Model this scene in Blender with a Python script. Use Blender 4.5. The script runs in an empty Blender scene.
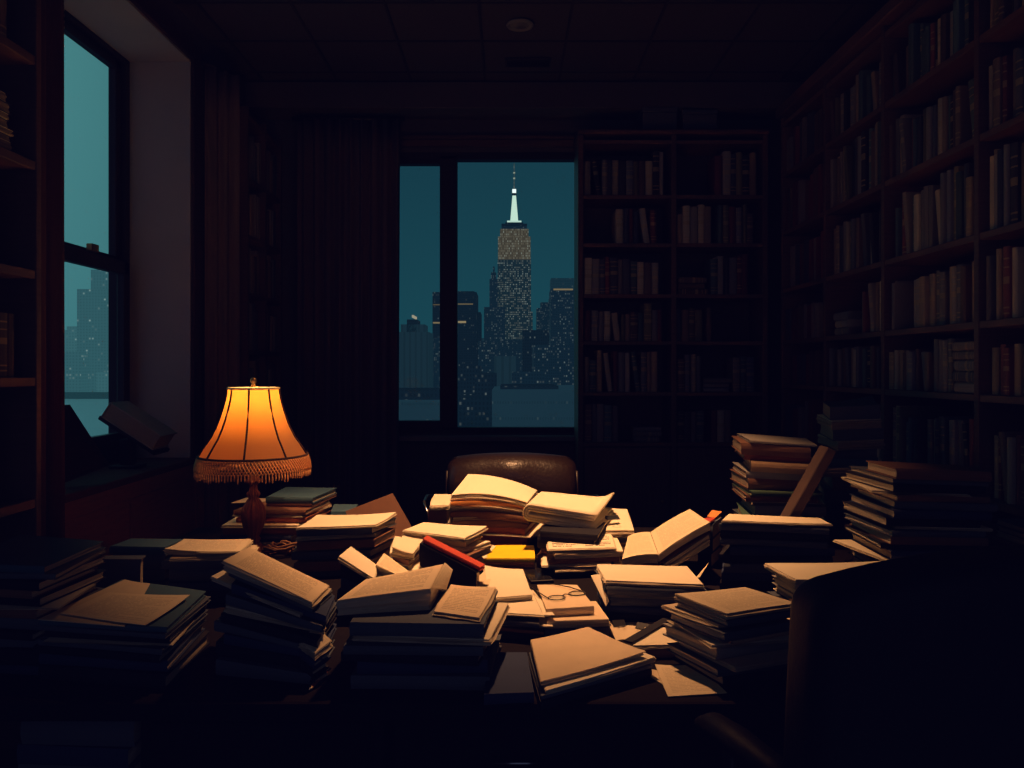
import bpy, bmesh, math, random
from mathutils import Vector, Matrix
random.seed(7)
R = math.radians
SC = bpy.context.scene
COL = SC.collection
F, CX, CY, EYE = 800.0, 508.0, 368.0, 1.40

def P(px, py, d):
    return Vector(((px - CX) * d / F, d, EYE - (py - CY) * d / F))
def PZ(px, py, z):
    return P(px, py, (EYE - z) * F / (py - CY))

# ------------------------------------------------------------------ materials
def newmat(name):
    m = bpy.data.materials.new(name); m.use_nodes = True
    nt = m.node_tree; nt.nodes.clear()
    out = nt.nodes.new('ShaderNodeOutputMaterial')
    return m, nt, out
def N(nt, t, **kw):
    n = nt.nodes.new(t)
    for k, v in kw.items(): setattr(n, k, v)
    return n
def math_n(nt, op, a, b=None):
    n = N(nt, 'ShaderNodeMath', operation=op)
    for i, v in enumerate((a, b)):
        if v is None: continue
        if isinstance(v, (int, float)): n.inputs[i].default_value = v
        else: nt.links.new(v, n.inputs[i])
    return n.outputs[0]
def mixc(nt, fac, a, b):
    n = N(nt, 'ShaderNodeMix', data_type='RGBA')
    for i, v in ((0, fac), (6, a), (7, b)):
        if isinstance(v, (int, float)): n.inputs[i].default_value = v
        elif isinstance(v, (tuple, list)): n.inputs[i].default_value = (*v[:3], 1)
        else: nt.links.new(v, n.inputs[i])
    return n.outputs[2]
def noise(nt, vec, scale, detail=3, stretch=None):
    if stretch:
        mp = N(nt, 'ShaderNodeMapping'); mp.inputs['Scale'].default_value = stretch
        nt.links.new(vec, mp.inputs['Vector']); vec = mp.outputs[0]
    n = N(nt, 'ShaderNodeTexNoise'); n.inputs['Scale'].default_value = scale; n.inputs['Detail'].default_value = detail
    nt.links.new(vec, n.inputs['Vector'])
    return n.outputs['Fac']
def dark(c, k): return tuple(x * k for x in c)

def surf(name, col, rough=0.7, var=0.25, scale=12, stretch=None, bump=0.0, metallic=0.0, spec=0.3, coords='Object'):
    m, nt, out = newmat(name)
    b = N(nt, 'ShaderNodeBsdfPrincipled')
    tc = N(nt, 'ShaderNodeTexCoord')
    f = noise(nt, tc.outputs[coords], scale, 4, stretch)
    nt.links.new(mixc(nt, f, dark(col, 1 - var), dark(col, 1 + var)), b.inputs['Base Color'])
    b.inputs['Roughness'].default_value = rough
    b.inputs['Metallic'].default_value = metallic
    b.inputs['Specular IOR Level'].default_value = spec
    if bump:
        bp = N(nt, 'ShaderNodeBump'); bp.inputs['Strength'].default_value = bump; bp.inputs['Distance'].default_value = 0.01
        nt.links.new(f, bp.inputs['Height']); nt.links.new(bp.outputs[0], b.inputs['Normal'])
    nt.links.new(b.outputs[0], out.inputs[0])
    return m

def edge_mat(name, col, var=0.45):
    # stacked page edges: fine lines across the thickness (UV v)
    m, nt, out = newmat(name)
    b = N(nt, 'ShaderNodeBsdfPrincipled')
    uv = N(nt, 'ShaderNodeTexCoord').outputs['UV']
    f = noise(nt, uv, 1.0, 3, (3, 500, 1))
    g = noise(nt, uv, 1.0, 2, (1.5, 120, 1))
    f2 = math_n(nt, 'MULTIPLY', f, g)
    r = N(nt, 'ShaderNodeMapRange'); nt.links.new(f2, r.inputs[0])
    r.inputs[1].default_value = 0.12; r.inputs[2].default_value = 0.38
    nt.links.new(mixc(nt, r.outputs[0], dark(col, 1 - var), dark(col, 1.1)), b.inputs['Base Color'])
    b.inputs['Roughness'].default_value = 0.9; b.inputs['Specular IOR Level'].default_value = 0.1
    nt.links.new(b.outputs[0], out.inputs[0])
    return m

def text_mat(name, paper, ink, lines=26, strength=0.75, cols=1):
    m, nt, out = newmat(name)
    b = N(nt, 'ShaderNodeBsdfPrincipled')
    uv = N(nt, 'ShaderNodeTexCoord').outputs['UV']
    s = N(nt, 'ShaderNodeSeparateXYZ'); nt.links.new(uv, s.inputs[0])
    u, v = s.outputs[0], s.outputs[1]
    if cols > 1:
        u2 = math_n(nt, 'FRACT', math_n(nt, 'MULTIPLY', u, cols))
    else: u2 = u
    fv = math_n(nt, 'FRACT', math_n(nt, 'MULTIPLY', v, lines))
    line = math_n(nt, 'MULTIPLY', math_n(nt, 'GREATER_THAN', fv, 0.3), math_n(nt, 'LESS_THAN', fv, 0.75))
    fl = math_n(nt, 'FLOOR', math_n(nt, 'MULTIPLY', v, lines))
    cb = N(nt, 'ShaderNodeCombineXYZ'); nt.links.new(math_n(nt, 'MULTIPLY', u, 34.0), cb.inputs[0]); nt.links.new(math_n(nt, 'MULTIPLY', fl, 7.3), cb.inputs[1])
    w = noise(nt, cb.outputs[0], 1.0, 1)
    word = math_n(nt, 'GREATER_THAN', w, 0.42)
    wn = N(nt, 'ShaderNodeTexWhiteNoise', noise_dimensions='1D'); nt.links.new(fl, wn.inputs['W'])
    endu = math_n(nt, 'ADD', 0.6, math_n(nt, 'MULTIPLY', wn.outputs['Value'], 0.7))
    mg = math_n(nt, 'MULTIPLY', math_n(nt, 'GREATER_THAN', u2, 0.11), math_n(nt, 'LESS_THAN', u2, math_n(nt, 'MINIMUM', endu, 0.9)))
    mv = math_n(nt, 'MULTIPLY', math_n(nt, 'GREATER_THAN', v, 0.09), math_n(nt, 'LESS_THAN', v, 0.9))
    fac = math_n(nt, 'MULTIPLY', math_n(nt, 'MULTIPLY', line, word), math_n(nt, 'MULTIPLY', mg, mv))
    fac = math_n(nt, 'MULTIPLY', fac, strength)
    nt.links.new(mixc(nt, fac, paper, ink), b.inputs['Base Color'])
    b.inputs['Roughness'].default_value = 0.9; b.inputs['Specular IOR Level'].default_value = 0.1
    nt.links.new(b.outputs[0], out.inputs[0])
    return m

def wood(name, col, stretch=(2, 2, 30), rough=0.5, var=0.35):
    return surf(name, col, rough, var, 3.0, stretch, 0.05, spec=0.3)

COLS = {  # cover colours for folders and hardbacks
    'cream': (0.80, 0.70, 0.52), 'manila': (0.74, 0.58, 0.40), 'tan': (0.50, 0.33, 0.19), 'brown': (0.20, 0.10, 0.06),
    'rust': (0.36, 0.11, 0.045), 'red': (0.50, 0.065, 0.035), 'yellow': (0.85, 0.56, 0.01), 'orange': (0.75, 0.30, 0.08), 'teal': (0.055, 0.115, 0.165),
    'slate': (0.085, 0.10, 0.13), 'navy': (0.03, 0.045, 0.10), 'black': (0.015, 0.015, 0.02), 'grey': (0.32, 0.30, 0.28),
    'green': (0.08, 0.14, 0.09), 'maroon': (0.15, 0.02, 0.03),
}
M = {}
for k, c in COLS.items():
    M[k] = surf('card ' + k, c, 0.75, 0.12, 18, None, 0.03, spec=0.15)
PAPER = (0.80, 0.71, 0.54)
M['paper'] = surf('cream paper', PAPER, 0.9, 0.06, 9, None, 0.02, spec=0.1)
M['aged'] = surf('aged paper', (0.66, 0.54, 0.38), 0.9, 0.10, 9, None, 0.02, spec=0.1)
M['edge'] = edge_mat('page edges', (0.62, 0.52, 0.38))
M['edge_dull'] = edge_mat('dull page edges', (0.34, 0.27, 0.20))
M['text'] = text_mat('typed page', (0.82, 0.66, 0.46), (0.26, 0.17, 0.10), 19, 0.5)
M['faint'] = text_mat('faintly written page', (0.74, 0.62, 0.44), (0.25, 0.18, 0.12), 22, 0.35)
M['columns'] = text_mat('two column page', PAPER, (0.08, 0.05, 0.035), 10, 0.95, 2)
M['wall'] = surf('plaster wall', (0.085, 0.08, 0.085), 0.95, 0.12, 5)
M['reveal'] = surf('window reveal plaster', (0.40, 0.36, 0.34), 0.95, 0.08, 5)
M['floor'] = wood('dark floorboards', (0.04, 0.025, 0.02), (1, 25, 1))
M['ceil_grid'] = surf('ceiling grid', (0.03, 0.03, 0.033), 0.8)
M['case'] = wood('dark walnut', (0.11, 0.066, 0.052))
M['case_h'] = wood('dark walnut shelf', (0.135, 0.078, 0.06), (30, 2, 2))
M['case_back'] = wood('dark walnut back', (0.05, 0.034, 0.03))
M['desk'] = surf('desk mahogany', (0.008, 0.0055, 0.0055), 0.9, .3, 3, (2, 25, 25), .05, spec=.08)
M['frame'] = surf('dark window frame', (0.022, 0.022, 0.027), 0.5)
M['brass'] = surf('dull brass', (0.5, 0.30, 0.12), 0.35, 0.2, 20, None, 0, 1.0)
M['chrome'] = surf('dark chrome', (0.35, 0.38, 0.42), 0.2, 0.1, 20, None, 0, 1.0)
M['leather'] = surf('brown leather', (0.042, 0.022, 0.016), 0.36, 0.3, 60, None, 0.2, spec=0.85)
M['leather_black'] = surf('black leather', (0.008, 0.007, 0.008), 0.5, 0.3, 60, None, 0.12, spec=0.1)
M['plastic'] = surf('black plastic', (0.012, 0.012, 0.014), 0.4)
M['gloss'] = surf('glossy black', (0.01, 0.01, 0.012), 0.12, spec=0.6)
M['drape'] = surf('brown drape', (0.13, 0.095, 0.10), 0.95, 0.25, 8, (40, 40, 2), 0.1, spec=0.05)
M['drape_red'] = surf('rust drape', (0.075, 0.042, 0.034), 0.95, 0.3, 8, (40, 40, 2), 0.1, spec=0.05)
M['bead'] = surf('pale beads', (0.65, 0.62, 0.6), 0.4)
M['cable'] = surf('braided cord', (0.20, 0.09, 0.04), 0.7, 0.4, 150)
M['pencil'] = surf('pencil paint', (0.55, 0.13, 0.06), 0.5)
M['bulb_glass'] = None

def tile_mat():
    m, nt, out = newmat('ceiling tiles')
    b = N(nt, 'ShaderNodeBsdfPrincipled')
    tc = N(nt, 'ShaderNodeTexCoord')
    f = noise(nt, tc.outputs['Object'], 60, 4)
    nt.links.new(mixc(nt, f, (0.05, 0.05, 0.055), (0.075, 0.075, 0.08)), b.inputs['Base Color'])
    b.inputs['Roughness'].default_value = 0.95
    nt.links.new(b.outputs[0], out.inputs[0]); return m
M['tiles'] = tile_mat()

def glass_mat():
    m, nt, out = newmat('window glass')
    t = N(nt, 'ShaderNodeBsdfTransparent'); t.inputs[0].default_value = (0.93, 0.97, 0.97, 1)
    g = N(nt, 'ShaderNodeBsdfGlossy'); g.inputs['Roughness'].default_value = 0.02
    mx = N(nt, 'ShaderNodeMixShader')
    fr = N(nt, 'ShaderNodeFresnel'); fr.inputs[0].default_value = 1.3
    ge = N(nt, 'ShaderNodeNewGeometry'); nt.links.new(math_n(nt, 'MULTIPLY', fr.outputs[0], math_n(nt, 'MULTIPLY', .4, math_n(nt, 'SUBTRACT', 1.0, ge.outputs['Backfacing']))), mx.inputs[0]); nt.links.new(t.outputs[0], mx.inputs[1]); nt.links.new(g.outputs[0], mx.inputs[2])
    nt.links.new(mx.outputs[0], out.inputs[0]); return m
M['glass'] = glass_mat()

def shade_mat():
    m, nt, out = newmat('lamp shade silk')
    t = N(nt, 'ShaderNodeBsdfTranslucent'); d = N(nt, 'ShaderNodeBsdfDiffuse')
    tc = N(nt, 'ShaderNodeTexCoord')
    f = noise(nt, tc.outputs['Object'], 30, 3, (1, 1, 6))
    nt.links.new(mixc(nt, f, (0.90, 0.31, 0.05), (0.95, 0.36, 0.065)), t.inputs[0])
    d.inputs[0].default_value = (0.50, 0.30, 0.18, 1)
    mx = N(nt, 'ShaderNodeMixShader'); mx.inputs[0].default_value = 0.30
    nt.links.new(t.outputs[0], mx.inputs[1]); nt.links.new(d.outputs[0], mx.inputs[2])
    nt.links.new(mx.outputs[0], out.inputs[0]); return m
M['shade'] = shade_mat()
M['fringe'] = surf('fringe thread', (0.80, 0.38, 0.15), 0.9, 0.4, 120, None, 0.1)
M['seam'] = surf('shade seam ribbon', (0.05, 0.02, 0.01), 0.8)
M['ribbon'] = surf('pale rim ribbon', (0.85, 0.72, 0.5), 0.8)
def emit_mat(name, col, s):
    m, nt, out = newmat(name)
    e = N(nt, 'ShaderNodeEmission'); e.inputs[0].default_value = (*col, 1); e.inputs[1].default_value = s
    nt.links.new(e.outputs[0], out.inputs[0]); return m
M['bulb'] = emit_mat('bulb', (1.0, 0.55, 0.2), 6.0)

BOOKC = {'grey': (0.23, 0.22, 0.225), 'brown': (0.13, 0.09, 0.07), 'navy': (0.06, 0.075, 0.11), 'maroon': (0.17, 0.05, 0.045),
         'cream': (0.44, 0.385, 0.32), 'olive': (0.14, 0.13, 0.07), 'teal': (0.07, 0.13, 0.145), 'black': (0.03, 0.03, 0.035), 'tan': (0.29, 0.22, 0.165), 'slate': (0.14, 0.155, 0.19)}
def spine_mat(name, col):
    m, nt, out = newmat('binding ' + name)
    b = N(nt, 'ShaderNodeBsdfPrincipled')
    tc = N(nt, 'ShaderNodeTexCoord')
    s = N(nt, 'ShaderNodeSeparateXYZ'); nt.links.new(tc.outputs['Generated'], s.inputs[0])
    oi = N(nt, 'ShaderNodeObjectInfo')
    z = math_n(nt, 'ADD', s.outputs[2], math_n(nt, 'MULTIPLY', oi.outputs['Random'], 0.12))
    band = None
    for c, w in ((0.16, .012), (0.24, .012), (0.80, .01), (0.62, .05), (0.92, .012)):
        k = math_n(nt, 'LESS_THAN', math_n(nt, 'ABSOLUTE', math_n(nt, 'SUBTRACT', z, c)), w)
        band = k if band is None else math_n(nt, 'MAXIMUM', band, k)
    fr = math_n(nt, 'LESS_THAN', s.outputs[1], 0.04)
    show = math_n(nt, 'GREATER_THAN', math_n(nt, 'FRACT', math_n(nt, 'MULTIPLY', oi.outputs['Random'], 7.7)), 0.45)
    fac = math_n(nt, 'MULTIPLY', math_n(nt, 'MULTIPLY', band, show), math_n(nt, 'MULTIPLY', fr, 0.6))
    br = math_n(nt, 'ADD', 0.55, math_n(nt, 'MULTIPLY', oi.outputs['Random'], 0.9))
    vm = N(nt, 'ShaderNodeVectorMath', operation='SCALE'); vm.inputs[0].default_value = col
    nt.links.new(br, vm.inputs['Scale'])
    nt.links.new(mixc(nt, fac, vm.outputs[0], (0.42, 0.33, 0.18)), b.inputs['Base Color'])
    b.inputs['Roughness'].default_value = 0.65
    nt.links.new(b.outputs[0], out.inputs[0]); return m
BM = {k: spine_mat(k, c) for k, c in BOOKC.items()}

# ------------------------------------------------------------------ object helpers
def tag(o, label=None, cat=None, group=None, kind=None):
    if label: o['label'] = label
    if cat: o['category'] = cat
    if group: o['group'] = group
    if kind: o['kind'] = kind
    return o
def empty(name, loc, rz=0.0):
    o = bpy.data.objects.new(name, None); COL.objects.link(o)
    o.empty_display_size = 0.05
    o.location = loc; o.rotation_euler = (0, 0, rz)
    return o
def link(name, me, mats, parent=None, loc=None, smooth=False):
    for m in (mats if isinstance(mats, (list, tuple)) else [mats]): me.materials.append(m)
    o = bpy.data.objects.new(name, me); COL.objects.link(o)
    if parent: o.parent = parent
    if loc is not None: o.location = loc
    if smooth:
        for p in me.polygons: p.use_smooth = True
    return o
def rebase(o, base=None):
    """put the origin of a top-level mesh at the middle of its base"""
    vs = [v.co for v in o.data.vertices]
    c = Vector(((min(v.x for v in vs) + max(v.x for v in vs)) / 2, (min(v.y for v in vs) + max(v.y for v in vs)) / 2, min(v.z for v in vs))) if base is None else Vector(base)
    o.data.transform(Matrix.Translation(-c)); o.location = o.location + c
    return o
def bm_obj(name, bm, mats, parent=None, loc=None, smooth=False):
    me = bpy.data.meshes.new(name); bm.normal_update(); bm.to_mesh(me); bm.free()
    return link(name, me, mats, parent, loc, smooth)
def bm_box(bm, lo, hi, mi=0):
    vs = [bm.verts.new((x, y, z)) for z in (lo[2], hi[2]) for y in (lo[1], hi[1]) for x in (lo[0], hi[0])]
    fs = [(0, 2, 3, 1), (4, 5, 7, 6), (0, 1, 5, 4), (2, 6, 7, 3), (0, 4, 6, 2), (1, 3, 7, 5)]
    out = []
    for f in fs:
        fc = bm.faces.new([vs[i] for i in f]); fc.material_index = mi; out.append(fc)
    return vs, out
def boxes(name, lst, mats, parent=None, bevel=0.0, seg=1, loc=None):
    bm = bmesh.new()
    for lo, hi in lst: bm_box(bm, lo, hi)
    if bevel: bmesh.ops.bevel(bm, geom=bm.edges[:], offset=bevel, segments=seg, affect='EDGES', profile=0.5)
    return bm_obj(name, bm, mats, parent, loc)
def box(name, lo, hi, mats, parent=None, bevel=0.003, seg=1, loc=None):
    return boxes(name, [(lo, hi)], mats, parent, bevel, seg, loc)
def struct(o): o['kind'] = 'structure'; return o
def bm_tube(bm, pts, r, seg=8, cap=True, rx=None):
    """tube along points, r may be a list; rx optional flattening list of (ra, rb)"""
    rings = []
    n = len(pts); up0 = Vector((0, 0, 1))
    for i, p in enumerate(pts):
        p = Vector(p)
        t = (Vector(pts[min(i + 1, n - 1)]) - Vector(pts[max(i - 1, 0)])).normalized()
        up = up0 if abs(t.dot(up0)) < 0.95 else Vector((0, 1, 0))
        a = t.cross(up).normalized(); b = a.cross(t).normalized()
        rr = r[i] if isinstance(r, (list, tuple)) else r
        ra, rb = (rr if isinstance(rr, tuple) else (rr, rr))
        rings.append([bm.verts.new(p + a * math.cos(2 * math.pi * k / seg) * ra + b * math.sin(2 * math.pi * k / seg) * rb) for k in range(seg)])
    for i in range(n - 1):
        for k in range(seg):
            bm.faces.new((rings[i][k], rings[i][(k + 1) % seg], rings[i + 1][(k + 1) % seg], rings[i + 1][k]))
    if cap:
        bm.faces.new(rings[0][::-1]); bm.faces.new(rings[-1])
def tube(name, pts, r, mat, parent=None, seg=8, smooth=True):
    bm = bmesh.new(); bm_tube(bm, pts, r, seg); return bm_obj(name, bm, mat, parent, None, smooth)
def lathe(name, prof, mat, parent=None, seg=32, flute=0.0, loc=None, cap=True):
    bm = bmesh.new(); rings = []
    for r, z in prof:
        ring = []
        for k in range(seg):
            a = 2 * math.pi * k / seg
            rr = r * (1 + flute * (math.cos(a * 14)))
            ring.append(bm.verts.new((rr * math.cos(a), rr * math.sin(a), z)))
        rings.append(ring)
    for i in range(len(rings) - 1):
        for k in range(seg):
            bm.faces.new((rings[i][k], rings[i][(k + 1) % seg], rings[i + 1][(k + 1) % seg], rings[i + 1][k]))
    if cap:
        bm.faces.new(rings[0][::-1]); bm.faces.new(rings[-1])
    return bm_obj(name, bm, mat, parent, loc, True)

# ------------------------------------------------------------------ sheaves of paper, folders, hardbacks
def bil(c, u, v):
    return c[0] * (1 - u) * (1 - v) + c[1] * u * (1 - v) + c[2] * u * v + c[3] * (1 - u) * v
def bils(t, u, v):
    return t[0] * (1 - u) * (1 - v) + t[1] * u * (1 - v) + t[2] * u * v + t[3] * (1 - u) * v
def sheaf(corners, th, curl=(0, 0, 0, 0), arch=0.0, ragged=0.002, layers=3, nx=8, ny=6, wob=0.0012, seed=0):
    """mesh of a sheaf: top face spans the four corners (FL FR BR BL); th = thickness at each corner"""
    rnd = random.Random(seed)
    if not isinstance(th, (list, tuple)): th = [th] * 4
    me_v, me_f, me_m, me_uv = [], [], [], []
    ph = [rnd.uniform(0, 6.28) for _ in range(4)]
    def lift(u, v):
        l = 0.0
        for cu, cv, k in ((0, 0, 0), (1, 0, 1), (1, 1, 2), (0, 1, 3)):
            if curl[k]:
                dd = math.hypot(u - cu, v - cv); l += curl[k] * max(0.0, 1 - dd / 0.75) ** 2
        l += arch * 4 * u * (1 - u)
        l += wob * (math.sin(u * 5 + ph[0]) * math.sin(v * 4 + ph[1]) - 1) * 0.5
        return l
    top, bot = {}, {}
    for j in range(ny + 1):
        for i in range(nx + 1):
            u, v = i / nx, j / ny
            p = bil(corners, u, v); p = p + Vector((0, 0, lift(u, v)))
            top[i, j] = len(me_v); me_v.append(p)
    for j in range(ny + 1):
        for i in range(nx + 1):
            u, v = i / nx, j / ny
            p = me_v[top[i, j]].copy(); p.z -= bils(th, u, v)
            bot[i, j] = len(me_v); me_v.append(p)
    for j in range(ny):
        for i in range(nx):
            me_f.append((top[i, j], top[i + 1, j], top[i + 1, j + 1], top[i, j + 1])); me_m.append(0)
            me_uv.append([(i / nx, j / ny), ((i + 1) / nx, j / ny), ((i + 1) / nx, (j + 1) / ny), (i / nx, (j + 1) / ny)])
            me_f.append((bot[i, j + 1], bot[i + 1, j + 1], bot[i + 1, j], bot[i, j])); me_m.append(0)
            me_uv.append([(0, 0)] * 4)
    per = [(i, 0) for i in range(nx)] + [(nx, j) for j in range(ny)] + [(i, ny) for i in range(nx, 0, -1)] + [(0, j) for j in range(ny, 0, -1)]
    cen = bil(corners, .5, .5)
    n = len(per)
    rows = [[top[k] for k in per]]
    side_off = {}
    for l in range(1, layers + 1):
        row = []
        for s in range(4): side_off[s] = rnd.uniform(-ragged, ragged)
        for k in per:
            a, b = me_v[top[k]], me_v[bot[k]]
            p = a.lerp(b, l / (layers + 1))
            dv = p - cen; dv.z = 0
            s = 0 if k[1] == 0 else 1 if k[0] == nx else 2 if k[1] == ny else 3
            if dv.length: p = p + dv.normalized() * (side_off[s] + rnd.uniform(-.3, .3) * ragged)
            row.append(len(me_v)); me_v.append(p)
        rows.append(row)
    rows.append([bot[k] for k in per])
    for l in range(len(rows) - 1):
        for k in range(n):
            k2 = (k + 1) % n
            me_f.append((rows[l][k2], rows[l][k], rows[l + 1][k], rows[l + 1][k2])); me_m.append(1)
            v0, v1 = 1 - l / (len(rows) - 1), 1 - (l + 1) / (len(rows) - 1)
            t = max(th) / 0.05
            me_uv.append([((k + 1) / 6, v0 * t), (k / 6, v0 * t), (k / 6, v1 * t), ((k + 1) / 6, v1 * t)])
    return me_v, me_f, me_m, me_uv
def sheaf_obj(name, data, mats, base, parent=None):
    v, f, mi, uv = data
    me = bpy.data.meshes.new(name)
    me.from_pydata([tuple(p - base) for p in v], [], f)
    ul = me.uv_layers.new(name='UVMap')
    k = 0
    for pi, p in enumerate(me.polygons):
        p.material_index = mi[pi]
        for q in range(p.loop_total):
            ul.data[p.loop_start + q].uv = uv[pi][q]
    o = link(name, me, mats, parent, base if parent is None else None)
    return o
def inset(c, d):
    cen = (c[0] + c[1] + c[2] + c[3]) / 4
    out = []
    for p in c:
        v = p - cen; v2 = Vector((v.x, v.y, 0)); L = v2.length
        out.append(p - v * (d / max(L, 1e-4)))
    return out
def down(c, t):
    t = t if isinstance(t, (list, tuple)) else [t] * 4
    return [p - Vector((0, 0, k)) for p, k in zip(c, t)]
SEED = [100]
def item(kind, color, c, th, label, group=None, curl=(0, 0, 0, 0), arch=0.0, cat=None, dull=False, spine=3):
    """one thing lying in or on a pile.  p paper bundle, t typed bundle, c two column bundle, w written bundle, f folder, h hardback, s sheet"""
    SEED[0] += 1; sd = SEED[0]
    if not isinstance(th, (list, tuple)): th = [th] * 4
    th = [max(x, 0.0015) for x in th]
    cen = (c[0] + c[1] + c[2] + c[3]) / 4
    base = Vector((cen.x, cen.y, min((c[i].z - th[i]) for i in range(4))))
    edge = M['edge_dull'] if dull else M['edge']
    if kind in 'ptcwa':
        o = empty('paper_bundle', base)
        topm = {'p': M['paper'], 't': M['text'], 'c': M['columns'], 'w': M['faint'], 'a': M['aged']}[kind]
        sheet_t = 0.0012
        low = [t - sheet_t - 0.0006 for t in th]
        if min(low) > 0.004:
            sheaf_obj('pages', sheaf(down(inset(c, -0.001), sheet_t + 0.0006), low, curl, arch, 0.006, 5, seed=sd), [topm, edge], base, o)
            sheaf_obj('top_sheet', sheaf(c, sheet_t, tuple(x * 1.25 for x in curl), arch, 0.0003, 1, seed=sd), [topm, topm], base, o)
        else:
            sheaf_obj('pages', sheaf(c, th, curl, arch, 0.004, 4, seed=sd), [topm, edge], base, o)
        cat = cat or 'papers'
    elif kind in 's':
        topm = M[color]
        o = sheaf_obj('loose_sheet', sheaf(c, th, curl, arch, 0.0002, 1, seed=sd), [topm, topm], base)
        cat = cat or 'paper sheet'
    else:
        hard = kind == 'h'
        o = empty('hardback_book' if hard else 'folder', base)
        ct = 0.0032 if hard else 0.0016
        ct = min(ct, min(th) * 0.3)
        tv, tf, tm, tu = sheaf(c, ct, curl, arch, 0.0002, 1, seed=sd)
        lowc = down(c, [t - ct for t in th])
        bv, bf, bm_, bu = sheaf(lowc, ct, (0, 0, 0, 0) if not hard else curl, arch, 0.0002, 1, seed=sd)
        off = len(tv)
        v = tv + bv; f = tf + [tuple(i + off for i in q) for q in bf]; m_ = tm + bm_; uu = tu + bu
        # spine strip along one side
        a0, b0 = (c[spine], c[(spine + 1) % 4])
        t0, t1 = th[spine], th[(spine + 1) % 4]
        outv = ((a0 + b0) / 2 - cen); outv.z = 0; outv.normalize()
        L = 6; base_i = len(v); SEGS = 4
        for i in range(L + 1):
            q = i / L; top = a0.lerp(b0, q); t = t0 * (1 - q) + t1 * q
            cu, cv = {0: (q, 0), 1: (1, q), 2: (1 - q, 1), 3: (0, 1 - q)}[spine]
            l = 0.0
            for xu, xv, k in ((0, 0, 0), (1, 0, 1), (1, 1, 2), (0, 1, 3)):
                if curl[k]: l += curl[k] * max(0.0, 1 - math.hypot(cu - xu, cv - xv) / 0.75) ** 2
            l += arch * 4 * cu * (1 - cu)
            for s in range(SEGS + 1):
                w = s / SEGS
                bul = math.sin(math.pi * w) * min(0.006 if hard else 0.003, t * 0.2)
                v.append(top + Vector((0, 0, l * (1 - w) - t * w)) + outv * (0.0004 + bul))
        for i in range(L):
            for s in range(SEGS):
                a = base_i + i * (SEGS + 1) + s
                f.append((a, a + 1, a + SEGS + 2, a + SEGS + 1)); m_.append(0); uu.append([(0, 0)] * 4)
        cv_ = sheaf_obj('cover', (v, f, m_, uu), [M[color], M[color]], base, o)
        inner = [t - 2 * ct - 0.0006 for t in th]
        if min(inner) > 0.001:
            sheaf_obj('pages', sheaf(down(inset(c, 0.007 if hard else 0.006), ct + 0.0003), inner, curl if hard else tuple(x * .6 for x in curl), arch, 0.001 if hard else 0.003, 3, seed=sd), [M['paper'], edge], base, o)
        cat = cat or ('book' if hard else 'folder')
    tag(o, label, cat, group)
    return o

ORD = ['top', 'second from top', 'third from top', 'fourth from top', 'fifth from top', 'sixth from top', 'seventh from top', 'eighth from top',
       'ninth from top', 'tenth from top', 'eleventh from top', 'twelfth from top', 'thirteenth from top', 'fourteenth from top', 'fifteenth from top', 'sixteenth from top', 'seventeenth from top', 'eighteenth from top']
WORD = {'p': 'bundle of papers', 't': 'typed bundle', 'c': 'two-column typed bundle', 'w': 'written bundle', 'a': 'bundle of aged papers'}
def kindword(kind, color):
    if kind in WORD: return ('cream ' if kind != 'a' else '') + WORD[kind]
    return f'{color} ' + ('hardback' if kind == 'h' else 'folder')
def stack(loc, c, zb, items, jit=0.012, rot=5, curl=(0, 0, 0, 0), arch=0.0, dull=False, seed=1, spine=0, grow=0.0):
    """items bottom to top: (kind, colour, weight)"""
    rnd = random.Random(seed)
    tot = sum(i[2] for i in items); cum = 0.0
    n = len(items); grp = loc
    cen = (c[0] + c[1] + c[2] + c[3]) / 4
    for i, it in enumerate(items):
        kind, color, w = it[:3]
        f0, f1 = cum / tot, (cum + w) / tot; cum += w
        last = i == n - 1
        loose = 1.7 if kind in 'pat' else 1.0
        ang = 0 if last else R(rnd.uniform(-rot, rot) * loose); dx = 0 if last else rnd.uniform(-jit, jit) * loose; dy = 0 if last else rnd.uniform(-jit, jit) * loose
        sc = 1 if last else 1 + rnd.uniform(-.04, .04) + grow * (1 - f1)
        cc, th = [], []
        for p in c:
            q = Vector((p.x - cen.x, p.y - cen.y, 0)) * sc
            q = Matrix.Rotation(ang, 3, 'Z') @ q
            z1 = zb + (p.z - zb) * f1; z0 = zb + (p.z - zb) * f0
            cc.append(Vector((cen.x + q.x + dx, cen.y + q.y + dy, z1))); th.append(max(z1 - z0 - 0.0012, 0.002))
        o = ORD[n - 1 - i]
        label = f'{kindword(kind, color)}, {o} of the {loc}'
        cr = curl if last else tuple(x * rnd.uniform(0, 0.15) for x in curl)
        item(kind, color, cc, th, label, grp, cr, arch * f1, None, dull, spine=it[3] if len(it) > 3 else spine)
    return c

# ------------------------------------------------------------------ room shell
XL, XR, YB, ZC = -1.60, 1.92, 5.10, 3.15
YF = -1.2
struct(box('floor', (XL - .4, YF, -0.1), (XR + .2, YB + .2, 0), M['floor'], bevel=0))
struct(box('ceiling', (XL - .4, YF, ZC), (XR + .2, YB + .2, ZC + 0.1), M['tiles'], bevel=0))
g = []
T = 0.45
for i in range(-4, 6):
    x = -0.14 + i * T
    if XL < x < XR: g.append(((x - .007, YF, ZC - .005), (x + .007, YB, ZC)))
for j in range(0, 15):
    y = 4.28 - j * T + T
    if YF < y < YB: g.append(((XL, y - .007, ZC - .0045), (XR, y + .007, ZC)))
struct(boxes('trim_1', g, M['ceil_grid']))
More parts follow.
